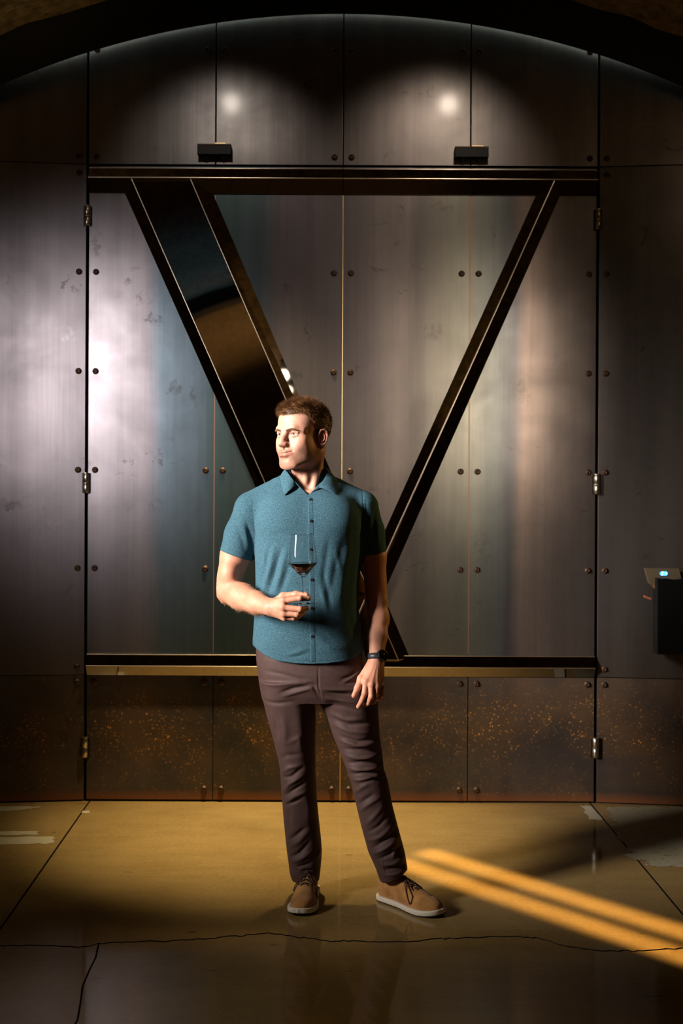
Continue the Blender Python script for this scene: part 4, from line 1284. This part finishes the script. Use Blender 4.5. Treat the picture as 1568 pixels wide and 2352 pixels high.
# collar leaf: fold line round the neck, outer edge lying on the shoulders
inner = smooth_path([on(684, 1116, .004), P(673, 1101, 3.995), P(661, 1085, 4.015), P(656, 1077, 4.055), P(672, 1068, 4.125), P(706, 1064, 4.155), P(738, 1068, 4.125), P(748.5, 1077, 4.06), P(748, 1094, 4.02), P(738, 1110, 3.995), on(727, 1121, .005)], 41)
outer = smooth_path([on(653, 1141, .0035), on(648, 1122, .005), on(646, 1106, .006), P(643, 1096, 4.07), P(662, 1092, 4.150), P(706, 1088, 4.185), P(752, 1092, 4.150), P(770, 1098, 4.07), on(775, 1112, .006), on(776, 1126, .005), on(772, 1139.5, .0035)], 41)
rows = []
for k in range(6):
    f = k / 5
    rows.append([a.lerp(b_, f) + Vector((0, -0.006 * math.sin(PI * f) * (1 if a.y < 4.08 else -1), 0.004 * math.sin(PI * f))) for a, b_ in zip(inner, outer)])
sheet(rows, .0024, 'collar', M_SHIRT, shirt)
stand = [p + Vector((0, 0.002 if p.y < 4.08 else -.002, -0.001)) for p in inner]
low_ = smooth_path([on(705, 1136, .002), P(690, 1120, 4.0), P(676, 1106, 4.02), P(666, 1098, 4.07), P(680, 1092, 4.13), P(706, 1090, 4.15), P(735, 1092, 4.13), P(744, 1100, 4.07), P(740, 1108, 4.02), P(727, 1121, 4.0), on(712, 1136, .002)], 41)
sheet([stand, [a.lerp(b_, .5) for a, b_ in zip(stand, low_)], low_], .002, 'collar_stand', M_SHIRT, shirt)
# placket and buttons
rows = []
for py in np.linspace(1142, 1521, 60):
    xo = 706.5 + (712.5 - 706.5) * (py - 1139) / 385
    rows.append([on(xo + dx, py, o_) for dx, o_ in ((0, .0004), (1.0, .0017), (4, .0014), (8, .0008), (12, .0002))])
sheet(rows, .0008, 'placket', M_SHIRT, shirt)
for bx_, by in ((713, 1149), (714.5, 1197), (715, 1262), (715.5, 1331), (716, 1397), (717.5, 1462)):
    p = on(bx_, by, .0022); q = on(bx_, by + 3, .0022)
    b = bmesh.new(); lathe(b, [(0, -.001), (.0056, -.001), (.0060, -.0002), (.0050, .0006), (.0036, .0002), (0, .0002)], 16, Matrix.Translation(p) @ Matrix.Rotation(PI / 2, 4, 'X'))
    bmesh.ops.recalc_face_normals(b, faces=b.faces)
    keep(obj('button', b, M_DARKBTN, None, True), shirt)

# ------------------------------------------------------------------ trousers
T = Field((P(578, 1700, 4.1).x, 3.92, P(800, 2052, 4.1).z), (P(952, 1700, 4.1).x, 4.30, P(700, 1478, 4.1).z), 0.0026)
T.loft([(1480, 588, 832, 4.085, .112), (1510, 588, 840, 4.085, .122), (1540, 591, 852, 4.085, .126), (1570, 596, 862, 4.087, .124), (1590, 600, 866, 4.09, .114), (1606, 604, 867, 4.09, .10)], power=2.2)
T.loft([(1560, 596, 716, 4.088, .115), (1600, 602, 722, 4.09, .106), (1640, 612, 725, 4.095, .097), (1700, 628, 724, 4.10, .086), (1740, 638, 724, 4.105, .078), (1765, 643, 724, 4.105, .076), (1800, 645, 726, 4.115, .072), (1840, 648, 728, 4.125, .068),
        (1880, 651, 732, 4.135, .066), (1930, 656, 737.5, 4.145, .064), (1958, 659, 739, 4.15, .063), (1985, 663, 737, 4.155, .061), (2004, 665, 735, 4.155, .060), (2019, 670, 733, 4.155, .057)], .008, 2.2)
T.loft([(1560, 722, 861, 4.088, .115), (1600, 726, 867, 4.09, .106), (1640, 747, 869, 4.09, .097), (1690, 765, 872, 4.08, .088), (1740, 785, 879, 4.07, .080), (1765, 795, 881, 4.065, .077), (1795, 805, 891, 4.065, .074), (1850, 818, 901, 4.068, .071),
        (1900, 830, 914, 4.07, .068), (1955, 845, 929, 4.073, .064), (1990, 861, 935, 4.075, .062), (2015, 870, 938, 4.075, .060), (2040, 876, 941, 4.075, .057)], .008, 2.2)
T.op(lambda X, Y, Z: np.interp(X.ravel(), [P(870, 0, 4.07).x, P(888, 0, 4.07).x, P(940, 0, 4.07).x], [P(0 + 784, 2035, 4.0).z, P(784, 2037, 4.0).z, P(784, 2012, 4.0).z]).astype(np.float32)[:, None, None] - Z + 0 * Y,
     (P(850, 0, 4.07).x, 3.8, .02), (1, 4.4, .25), .003, 'i')
VT, QT = T.mesh(2)
Z5 = lambda *p: [(560 + a / 3.36, 1480 + b_ / 3.36) for a, b_ in p]
VT = folds(VT, QT, [(p_, w_, a_ * 1.35) for p_, w_, a_ in [
    (Z5((150, 300), (300, 290), (520, 270)), 5, 4), (Z5((290, 355), (380, 325), (500, 300)), 4.5, -4.5), (Z5((300, 390), (420, 350), (520, 320)), 4, 3), (Z5((130, 440), (260, 445), (390, 428)), 5, -3.5),
    (Z5((180, 200), (300, 215), (460, 250)), 5, -2.5), (Z5((235, 560), (245, 640), (252, 760)), 5, -4), (Z5((300, 560), (320, 660), (310, 780)), 8, 3.5), (Z5((420, 480), (440, 700), (430, 900)), 12, 3),
    (Z5((340, 760), (420, 720), (440, 780)), 6, 2.5), (Z5((275, 900), (330, 860), (440, 850)), 6, -3), (Z5((290, 1005), (350, 960), (430, 940)), 5, 4), (Z5((285, 1050), (360, 1030), (450, 960)), 4.5, -4.5),
    (Z5((295, 1165), (350, 1090), (450, 1020)), 5, 5), (Z5((305, 1200), (380, 1140), (470, 1080)), 4.5, -5), (Z5((320, 1245), (390, 1190), (480, 1150)), 5, 4), (Z5((320, 1270), (380, 1240), (440, 1210)), 4, -4), (Z5((330, 1250), (345, 1330), (340, 1440)), 5, -3),
    (Z5((470, 1180), (500, 1300), (490, 1420)), 8, 2.5), (Z5((340, 1560), (400, 1510), (470, 1450)), 5, -4.5), (Z5((355, 1610), (420, 1560), (490, 1480)), 6, 4), (Z5((352, 1700), (420, 1660), (500, 1570)), 5, -5.5), (Z5((360, 1740), (440, 1700), (520, 1640)), 6, 5),
    (Z5((370, 1790), (460, 1760), (580, 1700)), 5, -5), (Z5((380, 1770), (430, 1790), (470, 1770)), 5, 4.5), (Z5((480, 1740), (540, 1720), (600, 1640)), 5, 4), (Z5((400, 1800), (480, 1796), (580, 1800)), 2.5, -2.5),
    # right leg
    (Z5((640, 350), (740, 360), (860, 372)), 4.5, -3.5), (Z5((640, 330), (740, 335), (850, 335)), 4.5, 3), (Z5((640, 400), (740, 415), (850, 440)), 4.5, 3.5), (Z5((650, 440), (760, 465), (880, 500)), 5, -3.5), (Z5((760, 280), (820, 250), (880, 215)), 4.5, 3.5), (Z5((760, 250), (820, 232), (880, 195)), 4, -3.5),
    (Z5((680, 530), (780, 570), (900, 570)), 5, 3.5), (Z5((690, 570), (800, 610), (980, 600)), 5, -4), (Z5((700, 620), (820, 660), (980, 680)), 5, 3.5), (Z5((740, 700), (880, 740), (1040, 720)), 5, -4.5), (Z5((750, 740), (880, 770), (1050, 760)), 5, 4.5),
    (Z5((770, 800), (900, 800), (1060, 830)), 4.5, -5), (Z5((780, 850), (900, 870), (1060, 850)), 5, 5), (Z5((790, 910), (920, 890), (1070, 910)), 4.5, -5), (Z5((800, 950), (920, 960), (1060, 940)), 4.5, 5), (Z5((810, 1000), (930, 970), (1060, 970)), 4, -4.5), (Z5((830, 1040), (930, 1030), (1040, 1000)), 4.5, 4.5),
    (Z5((900, 1050), (1000, 1020), (1100, 1050)), 4.5, -5), (Z5((1010, 1010), (1080, 1020), (1110, 1080)), 4, 4), (Z5((850, 1150), (910, 1090), (960, 1060)), 5, 3.5), (Z5((870, 1250), (930, 1190), (1000, 1140)), 5, -4), (Z5((880, 1300), (950, 1230), (1040, 1170)), 5, 3.5),
    (Z5((930, 1400), (1000, 1320), (1060, 1250)), 6, 3.5), (Z5((950, 1450), (1040, 1390), (1120, 1300)), 5, -4), (Z5((960, 1520), (1060, 1470), (1160, 1380)), 5, 3.5), (Z5((990, 1570), (1090, 1500), (1190, 1430)), 5, -4.5), (Z5((1000, 1620), (1100, 1560), (1200, 1480)), 5, 4.5),
    (Z5((1030, 1660), (1110, 1620), (1220, 1560)), 4.5, -4.5), (Z5((1140, 1540), (1160, 1580), (1150, 1640)), 4, 3.5), (Z5((1060, 1700), (1150, 1690), (1240, 1650)), 4.5, 4.5), (Z5((1080, 1740), (1160, 1720), (1250, 1710)), 4, -4), (Z5((1090, 1780), (1170, 1770), (1260, 1740)), 4, 4),
    (Z5((1060, 1640), (1075, 1720), (1090, 1800)), 1.5, 1.6), (Z5((1095, 1830), (1180, 1800), (1275, 1765)), 1.6, -1.8),
    (Z5((660, 520), (760, 860), (830, 1060), (880, 1280), (960, 1600), (1050, 1760)), 1.6, -1.6), (Z5((115, 160), (130, 330), (200, 600), (255, 800)), 1.6, -1.4), (Z5((575, 160), (578, 300), (600, 420)), 2.0, -1.8), (Z5((440, 250), (540, 300), (585, 400)), 4, -3)]], yref=4.02)
t = NT('brown_twill')
n1 = t.noise(t.coord(), 420, 2); n2 = t.noise(t.coord(), 30, 4, 0.6)
c = t.mix(n2, (0.044, 0.023, 0.020), (0.085, 0.048, 0.042))
M_TROUSER = t.out(Base_Color=c, Roughness=0.62, Specular_IOR_Level=0.22, Normal=t.bump(t.math('ADD', n1, t.math('MULTIPLY', n2, 1.5)), 0.12, 0.006))
np_mesh('trousers', VT, QT, M_TROUSER, man)
TT = tree_of(VT, QT)

# ------------------------------------------------------------------ shoes
t = NT('tan_suede')
n1 = t.noise(t.coord(), 22, 5, 0.65); n2 = t.noise(t.coord(), 600, 2)
M_SUEDE = t.out(Base_Color=t.mix(t.ramp(n1, [(0.3, 0.0), (0.7, 1.0)]), (0.27, 0.125, 0.034), (0.52, 0.255, 0.080)), Roughness=0.85, Sheen_Weight=0.2, Specular_IOR_Level=0.2, Normal=t.bump(n2, 0.2, 0.002))
t = NT('cream_rubber'); M_SOLE = t.out(Base_Color=t.mix(t.noise(t.coord(), 30, 4), (0.62, 0.56, 0.44), (0.78, 0.72, 0.58)), Roughness=0.6)
M_LACE = plain('brown_lace', (0.060, 0.024, 0.012), 0.7)
M_TREAD = plain('dark_tread', (0.02, 0.016, 0.012), 0.8)
FU = np.linspace(0, .29, 160)
FW = np.interp(FU, [0, .036, .09, .13, .17, .21, .29], [.034, .034, .034, .036, .0445, .0515, .0515])
FW = np.where(FU < .036, .034 * np.sqrt(np.clip(1 - ((FU - .036) / .036) ** 2, 0, 1)), np.where(FU > .212, .0515 * np.clip(1 - np.abs((FU - .212) / .078) ** 2.3, 0, 1) ** (1 / 2.3), FW))
FC = np.interp(FU, [0, .05, .13, .17, .205, .24, .29], [0, 0, -.004, -.005, -.004, -.001, .004])
_k = np.hanning(15)[1:-1] / np.hanning(15)[1:-1].sum()
FC = np.convolve(np.pad(FC, 6, mode='edge'), _k, 'valid')
FW = np.where((FU > .05) & (FU < .2), np.convolve(np.pad(FW, 6, mode='edge'), _k, 'valid'), FW)


def shoe(heel, ang, mirror, label):
    """ang: pointing direction in plan; mirror: +1 left shoe, -1 right shoe"""
    u = (math.cos(ang), math.sin(ang), 0); v = (-math.sin(ang) * mirror, math.cos(ang) * mirror, 0)
    fr = Frame((heel[0], heel[1], 0), u, v, (0, 0, 1), 1.0)
    corners = np.array([fr.world((a, b_, 0)) for a in (-.03, .32) for b_ in (-.08, .08)])
    lo = np.r_[corners.min(0)[:2], -.004]; hi = np.r_[corners.max(0)[:2], .135]
    root = empty('shoe', (heel[0] + u[0] * .1, heel[1] + u[1] * .1, 0), label=label); keep(root, man)
    def foot(x, y, grow=0.0):
        xr = np.clip(x, 0, .29)
        wd = np.interp(xr.ravel(), FU, FW).reshape(xr.shape); ce = np.interp(xr.ravel(), FU, FC).reshape(xr.shape)
        d_ = np.abs(y - ce) - wd; ends = np.maximum(-x, x - .29)
        return np.maximum(d_ * .92, ends) - grow
    def piece(z0, z1, grow, k):
        F = Field(lo, hi, .0022)
        def fn(X, Y, Z):
            lift = .010 * np.clip((X - .20) / .09, 0, 1) ** 2
            return smax(foot(X, Y, grow), np.abs(Z - lift - (z0 + z1) / 2) - (z1 - z0) / 2, k)
        F.op(fn, lo, hi, 0, 'u', fr); return F
    V_, Q_ = piece(.0035, .0215, .0020, .004).mesh(2); keep(np_mesh('sole', V_, Q_, M_SOLE, None, label='cream rubber sole'), root)
    V_, Q_ = piece(.0002, .0048, .0005, .002).mesh(1); V_[:, 2] = np.maximum(V_[:, 2], .0003); keep(np_mesh('tread', V_, Q_, M_TREAD, None), root)
    F = Field(lo, hi, .002)
    F.ell((.218, -.002, .028), (.068, .046, .034), 0, fr=fr)
    F.ell((.160, -.004, .034), (.075, .040, .044), .02, fr=fr)
    F.cap((.205, -.003, .034), (.115, 0, .074), .026, .026, .02, fr=fr)
    F.ell((.055, 0, .045), (.056, .034, .052), .02, fr=fr)
    F.cap((.075, 0, .06), (.068, 0, .108), .037, .036, .02, fr=fr)
    F.op(lambda X, Y, Z: smax(foot(X, Y, -.003), -(Z - .015), .006), lo, hi, .012, 'i', fr)
    F.op(lambda X, Y, Z: Z - .112 - .25 * (X - .07) * 0, lo, hi, .004, 'i', fr)
    V_, Q_ = F.mesh(2)
    Lc = np.stack(fr.local(V_[:, 0], V_[:, 1], V_[:, 2]), 1); N_ = normals(V_, Q_)
    # tongue slot, quarter seams, toe creases
    for pts, wd, amp in (([(.195, -.014, .06), (.150, -.017, .08), (.11, -.018, .1)], .0022, -.0016), ([(.195, .010, .06), (.150, .014, .08), (.11, .017, .1)], .0022, -.0016), ([(.195, -.014, .06), (.201, -.002, .06), (.195, .010, .06)], .0022, -.0016),
                         ([(.195, .010, .062), (.192, .030, .05), (.165, .042, .034)], .0020, -.0018), ([(.195, -.014, .062), (.192, -.034, .05), (.165, -.046, .034)], .0020, -.0018),
                         ([(.214, -.03, .05), (.222, 0, .06), (.216, .028, .05)], .004, -.0016), ([(.228, -.03, .05), (.236, 0, .06), (.230, .028, .05)], .004, -.0013), ([(.05, .034, .05), (.09, .036, .07)], .006, -.0015)):
        dd, tt = seg_dist(Lc, pts); V_ += N_ * (amp * np.exp(-(dd / wd) ** 2))[:, None]
    keep(np_mesh('upper', V_, Q_, M_SUEDE, None), root)
    tr = tree_of(V_, Q_)
    def surf(x, y, off=.002):
        a_ = Vector(fr.world((x, y, .2))); r = tr.ray_cast(a_, Vector((0, 0, -1)))
        return (r[0] + r[1] * off) if r[0] is not None else Vector(fr.world((x, y, .06)))
    for k in range(4):
        x = .188 - .022 * k
        pa, pb = surf(x, -.015 - .001 * k), surf(x - .010, .013 + .001 * k)
        mid_ = surf(x - .004, 0, .0045)
        b = bmesh.new(); tube(b, smooth_path([pa, mid_, pb], 9), .0019, 6); keep(obj('lace', b, M_LACE, None, True), root)
        pa, pb = surf(x, .013 + .001 * k), surf(x - .010, -.015 - .001 * k)
        b = bmesh.new(); tube(b, smooth_path([pa, surf(x - .004, 0, .0065), pb], 9), .0019, 6); keep(obj('lace', b, M_LACE, None, True), root)
    kn = surf(.122, -.001, .006)
    def W3(x, y, z): return Vector(fr.world((x, y, z)))
    for sgn, spread in ((-1, .040), (1, .034)):
        loop = [kn, surf(.150, sgn * spread * .45, .006), surf(.178, sgn * spread * .80, .0035), surf(.190, sgn * spread * .98, .003), surf(.182, sgn * spread * 1.1, .003), surf(.152, sgn * spread * .72, .006), kn + Vector((0, 0, .001))]
        b = bmesh.new(); tube(b, smooth_path(loop, 30), .0019, 6); keep(obj('lace_loop', b, M_LACE, None, True), root)
        tail = [kn, surf(.150, sgn * spread * .22, .006), surf(.172, sgn * spread * .55, .004), surf(.180, sgn * spread * .60, .003)]
        b = bmesh.new(); tube(b, smooth_path(tail, 14), .0018, 6); keep(obj('lace_end', b, M_LACE, None, True), root)
    b = bmesh.new(); bmesh.ops.create_icosphere(b, subdivisions=2, radius=.005)
    for v_ in b.verts: v_.co += kn
    keep(obj('lace_knot', b, M_LACE, None, True), root)
    return root


shoe((-.103, 4.218), math.atan2(-.285, -.036), -1, 'tan suede shoe pointing at the viewer')
shoe((.142, 4.128), math.radians(-42), 1, 'tan suede shoe turned outwards')

# ------------------------------------------------------------------ wristwatch and ring
M_STRAP = plain('watch_strap', (0.022, 0.023, 0.028), 0.45)
M_CASE = plain('watch_case', (0.012, 0.012, 0.013), 0.28, 0.4)
M_GLASSB = plain('watch_glass', (0.004, 0.004, 0.005), 0.06)
M_BEZEL = plain('watch_bezel', (0.05, 0.048, 0.042), 0.3, 0.9)
wc = A3(P(864.5, 1509, 4.016)); axis = Vector((P(865, 1540, 4.0) - P(866, 1480, 4.03))).normalized()
wt = empty('wristwatch', wc, label='black wristwatch with round face'); keep(wt, man)
fn_ = (Vector((0.60, -0.80, 0.12)) - axis * Vector((0.60, -0.80, 0.12)).dot(axis)).normalized(); sd_ = axis.cross(fn_).normalized()
b = bmesh.new(); ringp = []
for k in range(40):
    a_ = 2 * PI * k / 40; d_ = fn_ * math.cos(a_) + sd_ * math.sin(a_)
    r_ = TB.ray_cast(Vector(wc) + d_ * .08, -d_)
    rad = (Vector(wc) - r_[0]).length + .0012 if r_[0] is not None else .03
    ringp.append((d_, max(.024, min(rad, .036))))
sm_ = [sum(ringp[(k + j) % 40][1] for j in range(-3, 4)) / 7 for k in range(40)]
rs_ = []
for k, (d_, _) in enumerate(ringp):
    rr = max(sm_[k], ringp[k][1])
    rs_.append([b.verts.new(Vector(wc) + d_ * (rr + o_) + axis * z_) for o_, z_ in ((0, -.0105), (.0030, -.0098), (.0034, 0), (.0030, .0098), (0, .0105), (-.002, 0))])
for k in range(40):
    A_, B_ = rs_[k], rs_[(k + 1) % 40]
    for j in range(6): b.faces.new((A_[j], B_[j], B_[(j + 1) % 6], A_[(j + 1) % 6]))
bmesh.ops.recalc_face_normals(b, faces=b.faces); keep(obj('strap', b, M_STRAP, None, True), wt)
cc = Vector(wc) + fn_ * (max(sm_[0], ringp[0][1]) + .001)
R = Matrix.Translation(cc) @ Vector((0, 0, 1)).rotation_difference(fn_).to_matrix().to_4x4()
b = bmesh.new(); lathe(b, [(0, -.002), (.0205, -.002), (.0225, .001), (.0225, .0075), (.0200, .0095), (0, .0095)], 36, R); keep(obj('case', b, M_CASE, None, False), wt)
b = bmesh.new(); lathe(b, [(.0165, .0092), (.0172, .0112), (.0200, .0112), (.0212, .0088)], 36, R); keep(obj('bezel', b, M_BEZEL, None, True), wt)
b = bmesh.new(); lathe(b, [(0, .0102), (.0166, .0100), (.0168, .0085)], 36, R); keep(obj('watch_face', b, M_GLASSB, None, True), wt)
for an in (0.3, -0.35, PI - .3, PI + .35):
    q = cc + (sd_ * math.cos(an) + axis * math.sin(an)) * .0225 + fn_ * .004
    b = bmesh.new(); bmesh.ops.create_icosphere(b, subdivisions=2, radius=.0028)
    for v_ in b.verts: v_.co += q
    keep(obj('crown_button', b, M_CASE, None, True), wt)
M_GOLD = plain('gold_ring', (0.9, 0.62, 0.25), 0.18, 1.0)
rp0, rp1 = P(864, 1590, 3.963), P(863, 1602, 3.960)
ax_ = (rp1 - rp0).normalized(); e1 = ax_.cross(Vector((0, 1, 0))).normalized(); e2 = ax_.cross(e1)
b = bmesh.new(); tube(b, [rp0.lerp(rp1, .4) + (e1 * math.cos(a_) + e2 * math.sin(a_)) * .0108 for a_ in np.linspace(0, 2 * PI, 24, endpoint=False)], .0012, 6, True); keep(obj('finger_ring', b, M_GOLD, None, True), man)

# ------------------------------------------------------------------ glass of red wine
g0, g1 = P(698, 1386.5, 3.827), P(693.2, 1227, 3.827)
gz = (g1 - g0).normalized(); Lg = (g1 - g0).length
glass = empty('wine_glass', g0, category='glass', label='stemmed glass of dark red wine held by its foot before the shirt')
R = Vector((0, 0, 1)).rotation_difference(gz).to_matrix().to_4x4()
px2m = 3.827 / FPX
def zz(py): return (1386.5 - py) / (1386.5 - 1227) * Lg
out_p = [(0, -.0004), (.030, -.0002), (.0362, 0), (.0372, .0004), (.0376, .0009), (.0373, .0014), (.0362, .0018), (.034, .0022), (.018, .0030), (.0078, .0060), (.0046, .014), (.0040, .030), (.0040, .06), (.0042, zz(1332)), (.0062, zz(1325)),
         (.012, zz(1321)), (.026, zz(1312)), (.040, zz(1302)), (.0480, zz(1295)), (.0496, zz(1291)), (.0488, zz(1284)), (.0455, zz(1262)), (.0415, zz(1244)), (.0379, zz(1229)), (.0377, zz(1227.6)), (.0375, zz(1227))]
th = .0011
in_p = [(.0370, zz(1227) + .0004), (.0365, zz(1227.0)), (.0366, zz(1227.6)), (.0368, zz(1229)), (.0404, zz(1244)), (.0444, zz(1262)), (.0477, zz(1284)), (.0484, zz(1291)), (.0470, zz(1294)), (.0390, zz(1301)), (.0250, zz(1310.5)), (.0115, zz(1318.5)), (0, zz(1320))]
M_GLASS = plain('clear_glass', (1, 1, 1), 0.0, 0.0, Transmission_Weight=1.0, IOR=1.48)
b = bmesh.new(); lathe(b, out_p + in_p, 56); bmesh.ops.recalc_face_normals(b, faces=b.faces)
for v_ in b.verts: v_.co = R @ v_.co
obj('bowl_and_stem', b, M_GLASS, glass, True)
wz = zz(1293.2)
wp = [(0, zz(1319.6)), (.0113, zz(1318.2)), (.0247, zz(1310.2)), (.0386, zz(1300.8)), (.0465, zz(1294.2)), (.0467, wz), (.044, wz - .0004), (0, wz - .0004)]
M_WINE = plain('red_wine', (0.012, 0.0006, 0.0012), 0.03, 0.0, IOR=1.33)
b = bmesh.new(); lathe(b, wp, 56); bmesh.ops.recalc_face_normals(b, faces=b.faces)
for v_ in b.verts: v_.co = R @ v_.co
obj('wine', b, M_WINE, glass, True, label='dark red wine in the bowl')
